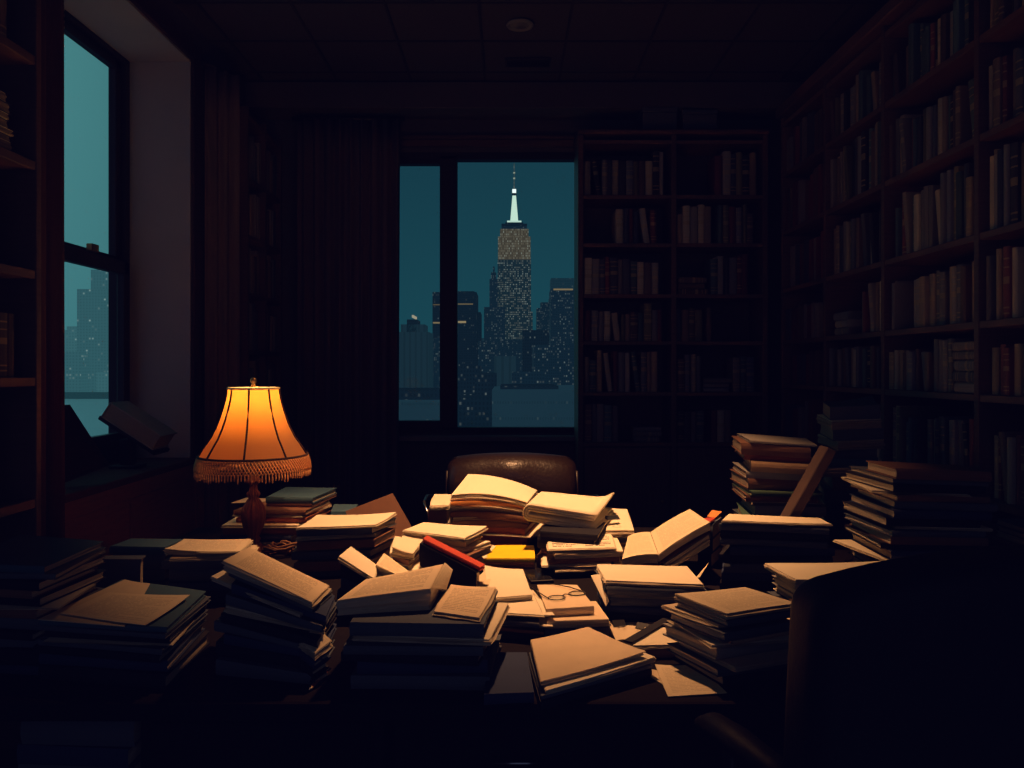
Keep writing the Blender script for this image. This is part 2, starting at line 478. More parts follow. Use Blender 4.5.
# left wall with the side window (opening y 2.66..4.03, z 0.95..2.95)
WY0, WY1, WZ0, WZ1 = 2.66, 4.03, 0.95, 2.95
XG = -1.93
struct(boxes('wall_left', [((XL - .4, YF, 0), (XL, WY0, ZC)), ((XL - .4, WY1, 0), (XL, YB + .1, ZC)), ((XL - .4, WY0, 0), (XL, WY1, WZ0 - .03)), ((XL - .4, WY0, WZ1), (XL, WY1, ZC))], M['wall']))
# plaster lining of the recess
rv = bmesh.new()
bm_box(rv, (XG, WY1 - .012, WZ0), (XL + .004, WY1, WZ1)); bm_box(rv, (XG, WY0, WZ0), (XL + .004, WY0 + .012, WZ1)); bm_box(rv, (XG, WY0, WZ1 - .012), (XL + .004, WY1, WZ1))
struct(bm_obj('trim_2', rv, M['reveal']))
struct(box('trim_3', (XG - .03, WY0, WZ0 - .03), (XL + .035, WY1 + .06, WZ0), surf('sill wood', (0.10, 0.065, 0.05), .9, .2, 6, (2, 20, 2), 0, spec=.05), bevel=.006, seg=2))
# wainscot under the sill
wn = bmesh.new()
bm_box(wn, (XL, YF, 0), (XL + .014, YB, WZ0 - .03))
bm_box(wn, (XL, 2.5, WZ0 - .075), (XL + .028, YB, WZ0 - .03)); bm_box(wn, (XL, 2.5, WZ0 - .115), (XL + .02, YB, WZ0 - .10))
for y in (2.7, 3.4, 4.1, 4.8): bm_box(wn, (XL + .014, y - .05, 0.1), (XL + .024, y + .05, WZ0 - .115))
struct(bm_obj('trim_4', wn, wood('wainscot wood', (0.30, 0.15, 0.10), (3, 3, 25))))
# casing round the side window
cs = [((XL, WY1, WZ0), (XL + .02, WY1 + .09, WZ1 + .09)), ((XL, WY0 - .09, WZ0), (XL + .02, WY0, WZ1 + .09)), ((XL, WY0, WZ1), (XL + .02, WY1, WZ1 + .09))]
struct(boxes('trim_5', cs, wood('casing wood', (0.05, 0.028, 0.022)), bevel=.004))
def side_window():
    w = struct(empty('window_1', (XG, (WY0 + WY1) / 2, WZ0)))
    o = Vector((XG, (WY0 + WY1) / 2, WZ0))
    def rel(lst): return [((Vector(a) - o), (Vector(b) - o)) for a, b in lst]
    y0, y1 = WY0, WY1
    fr = [((XG - .06, y0, WZ0), (XG + .03, y0 + .05, WZ1)), ((XG - .06, y1 - .05, WZ0), (XG + .03, y1, WZ1)), ((XG - .06, y0, WZ1 - .03), (XG + .03, y1, WZ1)), ((XG - .06, y0, WZ0), (XG + .04, y1, WZ0 + .07))]
    struct(boxes('window_frame', rel(fr), M['frame'], w, .004))
    yb0, yb1 = y0 + .05, y1 - .05
    for nm, za, zb_, xo in (('upper_sash', 1.885, WZ1 - .03, -.014), ('lower_sash', WZ0 + .07, 1.925, .027)):
        s = .05
        a = [((XG + xo - .02, yb0, za), (XG + xo + .02, yb0 + s, zb_)), ((XG + xo - .02, yb1 - s, za), (XG + xo + .02, yb1, zb_)),
             ((XG + xo - .02, yb0, za), (XG + xo + .02, yb1, za + .065)), ((XG + xo - .02, yb0, zb_ - (.045 if zb_ > 2 else .065)), (XG + xo + .02, yb1, zb_))]
        sa = struct(boxes(nm, rel(a), M['frame'], w, .004))
        pn = struct(boxes('pane', rel([((XG + xo - .003, yb0 + s - .004, za + .06), (XG + xo + .003, yb1 - s + .004, zb_ - .04))]), M['glass'], sa))
    lt = struct(box('sash_lock', (XG + .02, 3.62, 1.93), (XG + .05, 3.68, 1.965), M['brass'], None)); lt.data.transform(Matrix.Translation(-o)); lt.parent = w
side_window()
# back wall with city window
BX0, BX1, BZ0, BZ1 = -0.80, 0.455, 0.985, 2.775
struct(boxes('wall_back', [((XL - .1, YB, 0), (BX0, YB + .16, ZC)), ((BX1, YB, 0), (XR + .1, YB + .16, ZC)), ((BX0, YB, 0), (BX1, YB + .16, BZ0)), ((BX0, YB, BZ1), (BX1, YB + .16, ZC))], M['wall']))
def back_window():
    o = Vector(((BX0 + BX1) / 2, YB + .04, BZ0)); w = struct(empty('window_2', o))
    y0, y1 = YB + .0, YB + .08
    rel = lambda l: [(Vector(a) - o, Vector(b) - o) for a, b in l]
    fr = [((BX0, y0, BZ0), (BX0 + .05, y1, BZ1)), ((BX1 - .024, y0, BZ0), (BX1, y1, BZ1)), ((BX0, y0, BZ1 - .045), (BX1, y1, BZ1)), ((BX0, y0, BZ0), (BX1, y1, BZ0 + .035)),
          ((-.435, y0, BZ0 + .02), (-.325, y1, BZ1 - .02)), ((BX0 + .05, y0 + .01, 2.705), (-.43, y1, 2.735)), ((BX0 + .05, y0 + .01, BZ0 + .03), (-.43, y1, 1.062))]
    f = struct(boxes('window_frame', rel(fr), M['frame'], w, .003))
    struct(boxes('pane', rel([((BX0 + .04, y0 + .04, 1.05), (-.425, y0 + .046, 2.72))]), M['glass'], f))
    struct(boxes('pane', rel([((-.33, y0 + .04, BZ0 + .03), (BX1 - .02, y0 + .046, BZ1 - .04))]), M['glass'], f))
    s = struct(box('window_sill', (BX0 - .05, YB - .09, BZ0 - .045), (BX1 - .02, YB + .03, BZ0 - .012), surf('highlight sill paint', (.16, .17, .19), .6), None, .004)); s.data.transform(Matrix.Translation(-o)); s.parent = w  # paler paint stands in for the highlight along the sill
back_window()
struct(boxes('trim_6', [((BX0 - .5, YB - .03, BZ1 + .03), (.42, YB, BZ1 + .075)), ((BX0 - .5, YB - .045, BZ1 + .075), (.42, YB, BZ1 + .10))], M['case'], bevel=.004))
struct(box('wall_right', (XR, YF, 0), (XR + .12, YB + .1, ZC), M['wall'], bevel=0))
struct(boxes('baseboard_back', [((XL, YB - .02, 0), (.42, YB, .12))], M['case'], bevel=.004))
# soffit beam along the back wall above curtains
struct(box('trim_7', (XL, YB - .24, ZC - .17), (XR, YB, ZC - .009), M['wall'], bevel=.004))
# ceiling fixtures
dl = empty('recessed_downlight', (P(520, 22, 4.05).x, 4.05, ZC - .0085))
lathe('trim_ring', [(.045, 0), (.066, 0), (.07, -.006), (.066, -.012), (.05, -.012), (.045, -.004)], surf('white trim ring', (.25, .25, .25)), dl, 32)
lathe('lens', [(.001, -.003), (.046, -.003), (.046, -.006), (.001, -.006)], surf('frosted lens', (.2, .2, .2), .5), dl, 24)
tag(dl, 'round recessed downlight, switched off, in the tiled ceiling', 'ceiling light')
vt = empty('ceiling_vent', (P(528, 58, 4.55).x, 4.55, ZC - .0085))
boxes('vent_frame', [((-.13, -.06, -.01), (.13, -.05, 0)), ((-.13, .05, -.01), (.13, .06, 0)), ((-.13, -.05, -.01), (-.12, .05, 0)), ((.12, -.05, -.01), (.13, .05, 0))], M['ceil_grid'], vt, .001)
boxes('louvre', [((-.12, -.045 + k * .018, -.008), (.12, -.036 + k * .018, -.002)) for k in range(6)], M['plastic'], vt)
tag(vt, 'small dark rectangular air vent in the ceiling behind the downlight', 'ceiling vent')

# ------------------------------------------------------------------ curtains
def curtain(name, p0, p1, z0, z1, folds, amp, mat, label, parent_beads=False, taper=0.0, group=None):
    p0, p1 = Vector((*p0, 0)), Vector((*p1, 0)); L = (p1 - p0).length; t = (p1 - p0).normalized(); n = Vector((-t.y, t.x, 0))
    root = empty(name, ((p0 + p1) / 2) + Vector((0, 0, z0))); c = root.location.copy()
    bm = bmesh.new(); nu, nv = folds * 10, 14; rows = []
    for j in range(nv + 1):
        w = j / nv; row = []
        for i in range(nu + 1):
            u = i / nu
            a = amp * (math.sin(u * folds * 2 * math.pi) + .3 * math.sin(u * folds * 4.4 * math.pi + 1 + w)) * (0.75 + .25 * (1 - w))
            uu = u * (1 + taper * (1 - w))
            row.append(bm.verts.new(p0 + t * L * uu + n * a + Vector((0, 0, z0 + (z1 - z0) * w)) - c))
        rows.append(row)
    for j in range(nv):
        for i in range(nu): bm.faces.new((rows[j][i], rows[j][i + 1], rows[j + 1][i + 1], rows[j + 1][i]))
    o = bm_obj('drape', bm, mat, root, None, True)
    sm = o.modifiers.new('thick', 'SOLIDIFY'); sm.thickness = .004
    hb = bmesh.new(); bm_box(hb, (-.0, -.0, -.0), (.0, .0, .0)); hb.free()
    tube('curtain_rod', [p0 + Vector((0, 0, z1 + .005)) - c - t * .03, p1 + Vector((0, 0, z1 + .005)) - c + t * .03], .012, M['brass'] if False else M['plastic'], root, 10)
    if parent_beads:
        bm = bmesh.new(); e = p1 + t * .006
        nb = 150
        for k in range(nb):
            z = z0 + .02 + (z1 - z0 - .04) * k / nb
            bmesh.ops.create_icosphere(bm, subdivisions=1, radius=.0065, matrix=Matrix.Translation(e - c + Vector((0, 0, z))))
        bm_obj('bead_trim', bm, M['bead'], root, None, True)
    tag(root, label, 'curtain', group); return root
curtain('curtain', (-1.50, 2.28), (-1.452, 2.60), 0.04, 3.02, 4, .024, M['drape_red'], 'rust brown curtain with beaded edge between left bookcase and side window', True)
curtain('curtain', (-1.575, 4.17), (-1.455, 4.33), 0.04, 2.98, 3, .022, surf('side drape', (.20, .15, .14), .95, .25, 8, (40, 40, 2), .1, spec=.05), 'narrow brown drape gathered right of the side window behind lamp')
curtain('curtain', (-1.30, 4.93), (-0.665, 4.93), 0.04, 2.93, 9, .028, M['drape'], 'wide dark floor-length curtain left of the city window', taper=-0.02)

# ------------------------------------------------------------------ bookcases and shelf books
def unit_book(key):
    bm = bmesh.new(); t = .07
    # boards, rounded spine
    sp = [(-.5, .04), (-.36, .012), (0, 0), (.36, .012), (.5, .04)]
    loop = sp + [(.5, 1), (.5 - t, 1), (.5 - t, .06), (-.5 + t, .06), (-.5 + t, 1), (-.5, 1)]
    lo = [bm.verts.new((x, y, 0)) for x, y in loop]; hi = [bm.verts.new((x, y, 1)) for x, y in loop]
    n = len(loop)
    for i in range(n): bm.faces.new((lo[i], lo[(i + 1) % n], hi[(i + 1) % n], hi[i]))
    bm.faces.new(lo[::-1]); bm.faces.new(hi)
    bm_box(bm, (-.5 + t, .06, .02), (.5 - t, .96, .98), 1)
    me = bpy.data.meshes.new('book'); bmesh.ops.triangulate(bm, faces=[f for f in bm.faces if len(f.verts) > 4]); bm.normal_update(); bm.to_mesh(me); bm.free()
    me.materials.append(BM[key]); me.materials.append(M['edge_dull'])
    return me
UB = {k: unit_book(k) for k in BM}
NUM = ['first', 'second', 'third', 'fourth', 'fifth', 'sixth', 'seventh', 'eighth', 'ninth', 'tenth', 'eleventh', 'twelfth', 'thirteenth', 'fourteenth', 'fifteenth', 'sixteenth', 'seventeenth', 'eighteenth', 'nineteenth', 'twentieth', 'twenty-first', 'twenty-second', 'twenty-third', 'twenty-fourth', 'twenty-fifth', 'twenty-sixth', 'twenty-seventh', 'twenty-eighth']
QUEUE = []
def queue_book(*a):
    loc, dims = a[1], a[3]
    QUEUE.append((dims[0] * dims[2] / loc[1] ** 2 * (1.0 if a[2] == 0 else .35 + .65 * abs(loc[0]) / loc[1]), len(QUEUE), a))
def place_book(key, loc, rz, dims, lean, label, group):
    o = bpy.data.objects.new('book', UB[key]); COL.objects.link(o)
    o.rotation_mode = 'ZXY'
    o.location = Vector(loc) + Vector((0, 0, abs(math.sin(lean)) * dims[0] * .5 + (.0005 if lean else 0))); o.scale = dims
    o.rotation_mode = 'XYZ'
    m = Matrix.Rotation(rz, 4, 'Z') @ Matrix.Rotation(lean, 4, 'Y')
    o.rotation_euler = m.to_euler()
    tag(o, label, 'book', group); return o
def place_flat(key, loc, rz, dims, label, group):
    """book lying flat, spine to the front: thickness becomes height; dims = (thickness, depth, length)"""
    o = bpy.data.objects.new('book', UB[key]); COL.objects.link(o)
    m = Matrix.Rotation(rz, 4, 'Z') @ Matrix.Rotation(R(90), 4, 'Y')
    o.rotation_euler = m.to_euler(); o.scale = dims; o.location = loc
    tag(o, label, 'book', group); return o
PAL1 = ['grey', 'brown', 'slate', 'grey', 'black', 'olive', 'navy', 'cream', 'tan', 'maroon', 'teal', 'grey']
def plan_row(length, maxh, rnd, pal, tmin=.022, tmax=.05, fill=1.0):
    """list of (kind, pos, thick, height, lean, key)"""
    out = []; x = .004
    start_gap = rnd.random() < .25 and fill < .94
    if start_gap: x += rnd.uniform(.05, .18)
    h0 = maxh * rnd.uniform(.68, .85)
    end = length - .004 - (rnd.uniform(.03, .2) if fill < .94 and rnd.random() < .55 else rnd.uniform(0, .03))
    while x < end - tmin:
        t = min(rnd.uniform(tmin, tmax), end - x)
        if rnd.random() < (.08 if fill < .94 else .03): x += rnd.uniform(.02, .07); continue
        if rnd.random() < .18: h0 = maxh * rnd.uniform(.66, .9)
        h = min(maxh - .012, h0 * rnd.uniform(.95, 1.05))
        lean = 0
        if rnd.random() < .05 and x + t + h * .16 < end: lean = R(8)
        if lean: x += h * .14
        out.append((x, t, h, -lean, rnd.choice(pal)))
        x += t + .0012
    return out

# right-hand wall bookcase, face at x = 1.6
RX = 1.60
YS = [1.42, 2.09, 2.735, 3.42, 4.05, 4.68]
ZS = [0.96, 1.31, 1.56, 1.86, 2.195, 2.53, 2.83]
def right_bookcase():
    b = empty('wall_bookcase', (RX + .15, 3.05, 0)); o = b.location.copy()
    def part(nm, lo, hi, m, bev=.002): return box(nm, Vector(lo) - o, Vector(hi) - o, m, b, bev)
    for y in YS: part('upright', (RX, y - .014, 0), (RX + .30, y + .014, ZS[-1] + .03), M['case'])
    for y0, y1 in zip(YS[:-1], YS[1:]):
        for z in ZS: part('shelf', (RX + .003, y0 + .0145, z - .025), (RX + .285, y1 - .0145, z), M['case_h'])
    part('back_panel', (RX + .288, YS[0], 0), (RX + .30, YS[-1], ZS[-1]), M['case_back'], 0)
    part('cornice', (RX - .03, YS[0] - .02, ZS[-1] + .03), (RX + .3, YS[-1] + .02, ZS[-1] + .09), M['case_h'], .006)
    part('base_cabinet', (RX - .12, YS[0], .06), (RX - .001, YS[-1], .86), M['case'])
    part('ledge', (RX - .14, YS[0], .862), (RX - .001, YS[-1], .89), M['case_h'], .004)
    for y0, y1 in zip(YS[:-1], YS[1:]):
        d = part('door', (RX - .136, y0 + .02, .1), (RX - .121, y1 - .02, .84), M['case_h'], .004)
        k = lathe('knob', [(.004, 0), (.005, .012), (.012, .018), (.012, .024), (.006, .028)], M['brass'], None, 12)
        k.data.transform(Matrix.Translation(Vector((RX - .136, y0 + .08, .6)) - o) @ Matrix.Rotation(R(-90), 4, 'Y')); k.parent = d
    tag(b, 'tall dark wood bookcase full of books along the right wall', 'bookcase')
right_bookcase()
BAYN = {1: 'bay nearest the viewer', 2: 'second bay', 3: 'third bay', 4: 'far bay'}
ROWN = ['bottom row', 'second row up', 'third row up', 'fourth row up', 'fifth row up', 'top row']
stuff = bmesh.new()
rnd = random.Random(42)
for bay in (1, 2, 3, 4):
    y0, y1 = YS[bay] + .016, YS[bay + 1] - .016
    if bay == 1: y0 = 2.38
    for r in range(6):
        mh = ZS[r + 1] - ZS[r] - .027
        pal = ['cream', 'tan', 'cream', 'grey', 'tan', 'maroon', 'brown'] if (bay == 1 and r in (0, 1, 2)) else PAL1 if not (bay == 2 and r in (1, 2)) else ['cream', 'grey', 'slate', 'tan', 'grey', 'brown']
        fill = .9 if r < 3 else .97
        off = 0
        L = y1 - y0
        flats = None
        if bay == 2 and r == 1: flats = (L - .17, 5)
        if bay == 3 and r == 2: flats = (.05, 3)
        row = plan_row(L, mh, rnd, pal, .018 if bay < 4 else .03, .036 if bay < 4 else .06, fill)
        if flats:
            fx = flats[0]
            row = [q for q in row if q[0] + q[1] < fx - .02 or q[0] > fx + .2]
        row = [q for q in row if not (bay == 3 and r == 2 and q[0] < .32)]
        # x measured from the far end (left in view) towards the viewer
        for i, (x, t, h, lean, key) in enumerate(row):
            y = y1 - x - t / 2
            dep = rnd.uniform(.17, .21); xs = RX + rnd.uniform(.012, .045)
            if bay == 4:
                tmp = bmesh.new(); tmp.from_mesh(UB[key]); tmp.free()
                bm_box(stuff, (xs, y - t / 2 + .001, ZS[r] + .0005), (xs + dep, y + t / 2 - .001, ZS[r] + h), rnd.randrange(4))
            else:
                queue_book(key, (xs, y, ZS[r] + .0006), R(-90), (t, dep, h), lean,
                           f'{key} book, {NUM[i]} from left, {ROWN[r]}, {BAYN[bay]} of right bookcase', f'books in the {BAYN[bay]} of the right bookcase')
        if flats:
            zz = ZS[r] + .0006
            for k in range(flats[1]):
                t = rnd.uniform(.03, .042); ln = rnd.uniform(.13, .17)
                if zz + t > ZS[r + 1] - .03: break
                key = rnd.choice(['slate', 'grey', 'tan', 'grey'])
                yy = y1 - flats[0] - .085 + rnd.uniform(-.008, .008)
                o = place_flat(key, (RX + .02, yy + ln / 2 , zz + t / 2), R(-90), (t, .2, ln), f'flat {key} book, {NUM[k]} from bottom of flat pile, {ROWN[r]}, {BAYN[bay]}', f'books lying flat in the {BAYN[bay]} of the right bookcase')
                zz += t + .001
for k in (): pass


# back bookcase, face at y = 4.8
BY = 4.80
XS = [0.437, 0.996, 1.545]
ZB = [0.953, 1.256, 1.562, 1.844, 2.15, 2.44, 2.77]
def back_bookcase():
    b = empty('bookcase', (.99, BY + .14, 0)); o = b.location.copy()
    def part(nm, lo, hi, m, bev=.002): return box(nm, Vector(lo) - o, Vector(hi) - o, m, b, bev)
    for x in XS: part('upright', (x - .016, BY, 0), (x + .016, YB - .005, ZB[-1] + .03), M['case'])
    for x0, x1 in zip(XS[:-1], XS[1:]):
        for z in ZB: part('shelf', (x0 + .0165, BY + .003, z - .024), (x1 - .0165, YB - .02, z), M['case_h'])
        d = part('door', (x0 + .02, BY + .004, .1), (x1 - .02, BY + .022, ZB[0] - .03), M['case_h'], .005)
        k = lathe('knob', [(.004, 0), (.005, .012), (.012, .018), (.012, .024), (.006, .028)], M['brass'], None, 12)
        k.data.transform(Matrix.Translation(Vector((x1 - .07, BY + .004, .6)) - o) @ Matrix.Rotation(R(90), 4, 'X')); k.parent = d
    part('back_panel', (XS[0], YB - .018, 0), (XS[-1], YB - .006, ZB[-1]), M['case_back'], 0)
    part('cornice', (XS[0] - .016, BY - .02, ZB[-1] + .031), (XS[-1] + .02, YB - .006, ZB[-1] + .06), M['case_h'], .006)
    tag(b, 'dark two-bay bookcase with doors below, right of the city window', 'bookcase')
back_bookcase()
for bay in (0, 1):
    x0, x1 = XS[bay] + .02, XS[bay + 1] - .02
    bn = 'left bay' if bay == 0 else 'right bay'
    for r in range(6):
        mh = ZB[r + 1] - ZB[r] - .026
        L = x1 - x0
        lim = {(1, 5): (.23, L), (0, 4): (.19, L - .06), (1, 3): (.2, L - .06), (1, 2): (0, .25), (1, 1): (.0, L), (0, 0): (0, .24), (1, 0): (0, L - .16), (0, 5): (.0, L - .02)}.get((bay, r), (0, L - .02))
        row = plan_row(lim[1] - lim[0], mh, rnd, PAL1, .026, .048, .95)
        hole = (1, 1) == (bay, r)
        for i, (x, t, h, lean, key) in enumerate(q for q in row if not (hole and .14 < q[0] < .34)):
            queue_book(key, (x0 + lim[0] + x + t / 2, BY + rnd.uniform(.01, .04), ZB[r] + .0006), 0, (t, rnd.uniform(.16, .2), h * .97), lean,
                       f'{key} book, {NUM[i]} from left, {ROWN[r]}, {bn} of bookcase by city window', f'books in the {bn} of the back bookcase')
        fl = {(0, 0): .3, (1, 3): .01, (1, 1): .16}.get((bay, r))
        if fl is not None:
            zz = ZB[r] + .0006
            for k in range(3):
                t = rnd.uniform(.026, .036); ln = rnd.uniform(.15, .19); key = rnd.choice(['slate', 'grey', 'brown'])
                place_flat(key, (x0 + fl, BY + .015, zz + t / 2), 0, (t, .19, ln), f'flat {key} book, {NUM[k]} from bottom, {ROWN[r]}, {bn}, bookcase by city window', f'flat books in the {bn} of the back bookcase')
                zz += t + .001
QUEUE.sort(key=lambda q: -q[0])
KEYS = list(BM)
for n_, (_, _, a) in enumerate(QUEUE):
    if n_ < 262: place_book(*a)
    else:
        tmp = UB[a[0]].copy()
        lift = abs(math.sin(a[4])) * a[3][0] * .5 + (.0005 if a[4] else 0)
        tmp.transform(Matrix.Translation(Vector(a[1]) + Vector((0, 0, lift))) @ Matrix.Rotation(a[2], 4, 'Z') @ Matrix.Rotation(a[4], 4, 'Y') @ Matrix.Diagonal((*a[3], 1)))
        for p in tmp.polygons: p.material_index = KEYS.index(a[0]) if p.material_index == 0 else len(KEYS)
        stuff.from_mesh(tmp); bpy.data.meshes.remove(tmp)
so = bm_obj('distant_books', stuff, [BM[k] for k in KEYS] + [M['edge_dull']])
tag(so, 'dim small books in the far bays of the right and back bookcases', 'books', None, 'stuff')
# boxes on top of back bookcase
for k, (a, b_, h) in enumerate(((642, 676, 1), (682, 716, .9))):
    x0, x1 = P(a, 0, 4.88).x, P(b_, 0, 4.88).x
    z0 = ZB[-1] + .0615
    e = empty('storage_box', ((x0 + x1) / 2, 4.95, z0)); w = (x1 - x0) / 2
    box('carton', (-w, -.1, 0), (w, .1, .12 * h), M['slate'], e, .003); box('box_lid', (-w - .004, -.104, .1205 * h), (w + .004, .104, .15 * h), M['slate'], e, .003)
    tag(e, ('left' if k == 0 else 'right') + ' one of two dark storage boxes on top of the back bookcase', 'box', 'storage boxes on the back bookcase')

# left bookcases
def left_case(y0, y1, xf, zs, label, xw=XL + .016):
    b = empty('bookcase', ((xw + xf) / 2, (y0 + y1) / 2, 0)); o = b.location.copy()
    def part(nm, lo, hi, m, bev=.002): return box(nm, Vector(lo) - o, Vector(hi) - o, m, b, bev)
    for y in (y0 + .012, (y0 + y1) / 2, y1 - .012): part('upright', (xw, y - .012, 0), (xf, y + .012, zs[-1] + .04), M['case'])
    ym = (y0 + y1) / 2
    for ya, yb in ((y0 + .0245, ym - .0125), (ym + .0125, y1 - .0245)):
        for z in zs: part('shelf', (xw + .012, ya, z - .025), (xf - .003, yb, z), M['case_h'])
    part('back_panel', (xw, y0 + .025, 0), (xw + .011, y1 - .025, zs[-1]), M['case_back'], 0)
    tag(b, label, 'bookcase'); return b
LZ = [0.35, 0.70, 1.04, 1.375, 1.67, 1.97, 2.26, 2.58, 2.9]
left_case(1.10, 2.23, -1.30, LZ, 'red-brown bookcase in the near left corner beside the beaded curtain')
left_case(4.40, 5.06, -1.43, [.5, .85, 1.18, 1.5, 1.82, 2.14, 2.46, 2.8], 'shallow dark bookcase in the back left corner behind the lamp')
lrnd = random.Random(5)
for r, keys in ((1, 'x'), (2, ['slate', 'brown', 'grey', 'navy', 'brown', 'black', 'slate']), (3, ['black', 'black', 'navy']), (4, ['brown', 'tan', 'navy', 'maroon', 'slate', 'maroon', 'brown']), (6, ['brown', 'slate', 'brown', 'grey', 'tan']), (7, ['brown', 'grey'])):
    if keys == 'x': continue
    y = 2.10 if r != 3 else 2.16
    if r == 6: y = 2.14
    for i, key in enumerate(keys):
        t = lrnd.uniform(.028, .045); h = lrnd.uniform(.2, .245)
        if r == 3: h = .17
        y -= t + .002
        rown = {2: 'just above desk height', 3: 'one shelf above desk height', 4: 'below the shelf of flat papers', 6: 'above the shelf of flat papers', 7: 'on the highest visible shelf'}[r]
        place_book(key, (-1.325 - lrnd.uniform(0, .02), y + t / 2, LZ[r] + .0006), R(90), (t, .17, h), 0,
                   f'{key} book, {NUM[i]} from right, {rown} in near left bookcase', 'books in the near left bookcase')
# flat papers on the left bookcase
zz = LZ[5] + .0006
for k in range(7):
    t = lrnd.uniform(.014, .03)
    c = [Vector((-1.33, 1.86, zz + t)), Vector((-1.33 + lrnd.uniform(-.01, .01), 2.13 + lrnd.uniform(-.02, .02), zz + t)), Vector((-1.52, 2.13, zz + t)), Vector((-1.52, 1.86, zz + t))]
    item('f' if k % 2 else 'p', 'slate', c, t - .0012, f'{"slate folder" if k % 2 else "bundle of papers"} lying flat, {NUM[k]} from bottom, in near left bookcase', 'papers lying flat in the near left bookcase', dull=True)
    zz += t
# dim books of the back left bookcase: individually too dark to count
bl = bmesh.new()
for r, z in enumerate([.85, 1.18, 1.5, 1.82, 2.14, 2.46]):
    for ya, yb in ((4.43, 4.715), (4.745, 5.03)):
        y = ya + lrnd.uniform(0, .05)
        while y < yb - .05:
            t = lrnd.uniform(.025, .045)
            bm_box(bl, (-1.575, y, z + .0006), (-1.445 - lrnd.uniform(0, .02), y + t - .001, z + lrnd.uniform(.2, .27)), lrnd.randrange(4)); y += t
tag(bm_obj('shadowed_books', bl, [BM['grey'], BM['brown'], BM['slate'], BM['tan']]), 'barely visible books in the shadowed back left bookcase', 'books', None, 'stuff')

# ------------------------------------------------------------------ sill objects
def slab_item(name, mats, c, n_t, label, cat, parts=('cover', 'pages')):
    """book whose big faces are the quad c and c + normal*n_t"""
    n = (c[1] - c[0]).cross(c[3] - c[0]).normalized()
    cen = (c[0] + c[1] + c[2] + c[3]) / 4; cen.z = min(p.z for p in c)
    root = empty(name, cen)
    bm = bmesh.new()
    def plate(c4, t, off):
        lo = [bm.verts.new(p + n * off - cen) for p in c4]; hi = [bm.verts.new(p + n * (off + t) - cen) for p in c4]
        bm.faces.new(lo[::-1]); bm.faces.new(hi)
        for i in range(4): bm.faces.new((lo[i], lo[(i + 1) % 4], hi[(i + 1) % 4], hi[i]))
    ct = min(.004, abs(n_t) * .2)
    plate(c, ct, 0); plate(c, ct, n_t - ct)
    a, b = c[3], c[0]; w = (c[1] - c[0]).normalized() * .004
    plate([a, b, b + w, a + w], n_t, 0)
    bm_obj('cover', bm, mats[0], root)
    bm = bmesh.new()
    cc = (c[0] + c[1] + c[2] + c[3]) / 4
    ci = [p + (cc - p).normalized() * .007 for p in c]
    plate(ci, n_t - 2 * ct - .0004, ct + .0002)
    bm_obj('pages', bm, mats[1], root)
    tag(root, label, cat); return root
# dark book leaning against the window left part
slab_item('hardback_book', [M['navy'], M['edge_dull']], [Vector((-1.86, 3.02, .953)), Vector((-1.62, 3.02, .953)), Vector((-1.70, 2.93, 1.24)), Vector((-1.94 + .05, 2.93, 1.24))], .035, 'dark book leaning upright on the window sill nearest the curtain', 'book') if False else None
def lean_book(p_bot0, p_bot1, p_top0, p_top1, t, mats, label, name='hardback_book'):
    return slab_item(name, mats, [p_bot0, p_bot1, p_top1, p_top0], t, label, 'book')
lean_book(P(62, 483, 3.02), P(105, 466, 3.14), P(45, 408, 3.02), P(66, 406, 3.14), .045, [M['black'], M['edge_dull']], 'black book leaning back on the window sill beside the beaded curtain')
bs = empty('book_stand', (P(128, 0, 3.62).x, 3.62, WZ0 + .0006)); o = bs.location.copy()
box('stand_base', (-.06, -.06, 0), (.06, .06, .014), M['plastic'], bs, .003)
box('stand_post', (-.025, -.03, .0142), (.025, .03, .13), M['plastic'], bs, .004)
pl = box('stand_plate', (-.15, -.075, -.01), (.15, .075, .01), M['plastic'], bs, .004)
pl.location = (.03, 0, .15); pl.rotation_euler = (0, R(33), 0)
tag(bs, 'small black stand holding a tilted thick book on the window sill', 'stand')
tb = empty('hardback_book', (0, 0, 0)); mt = Matrix.Translation(o + Vector((.03, 0, .15))) @ Matrix.Rotation(R(33), 4, 'Y') @ Matrix.Translation((0, 0, .0105))
boxes('cover', [((-.135, -.085, .0), (.135, .085, .005)), ((-.135, -.085, .071), (.135, .085, .076)), ((-.139, -.085, 0), (-.134, .085, .076))], M['grey'], tb, .001)  # grey kept light to stand in for window light on the cover
boxes('pages', [((-.133, -.08, .0055), (.128, .08, .0705))], surf('pale page block', (.30, .24, .19), .9, .4, 40, (1, 1, 40)), tb)
tb.matrix_world = mt
tag(tb, 'thick book with pale page edges tilted on the black sill stand', 'book')

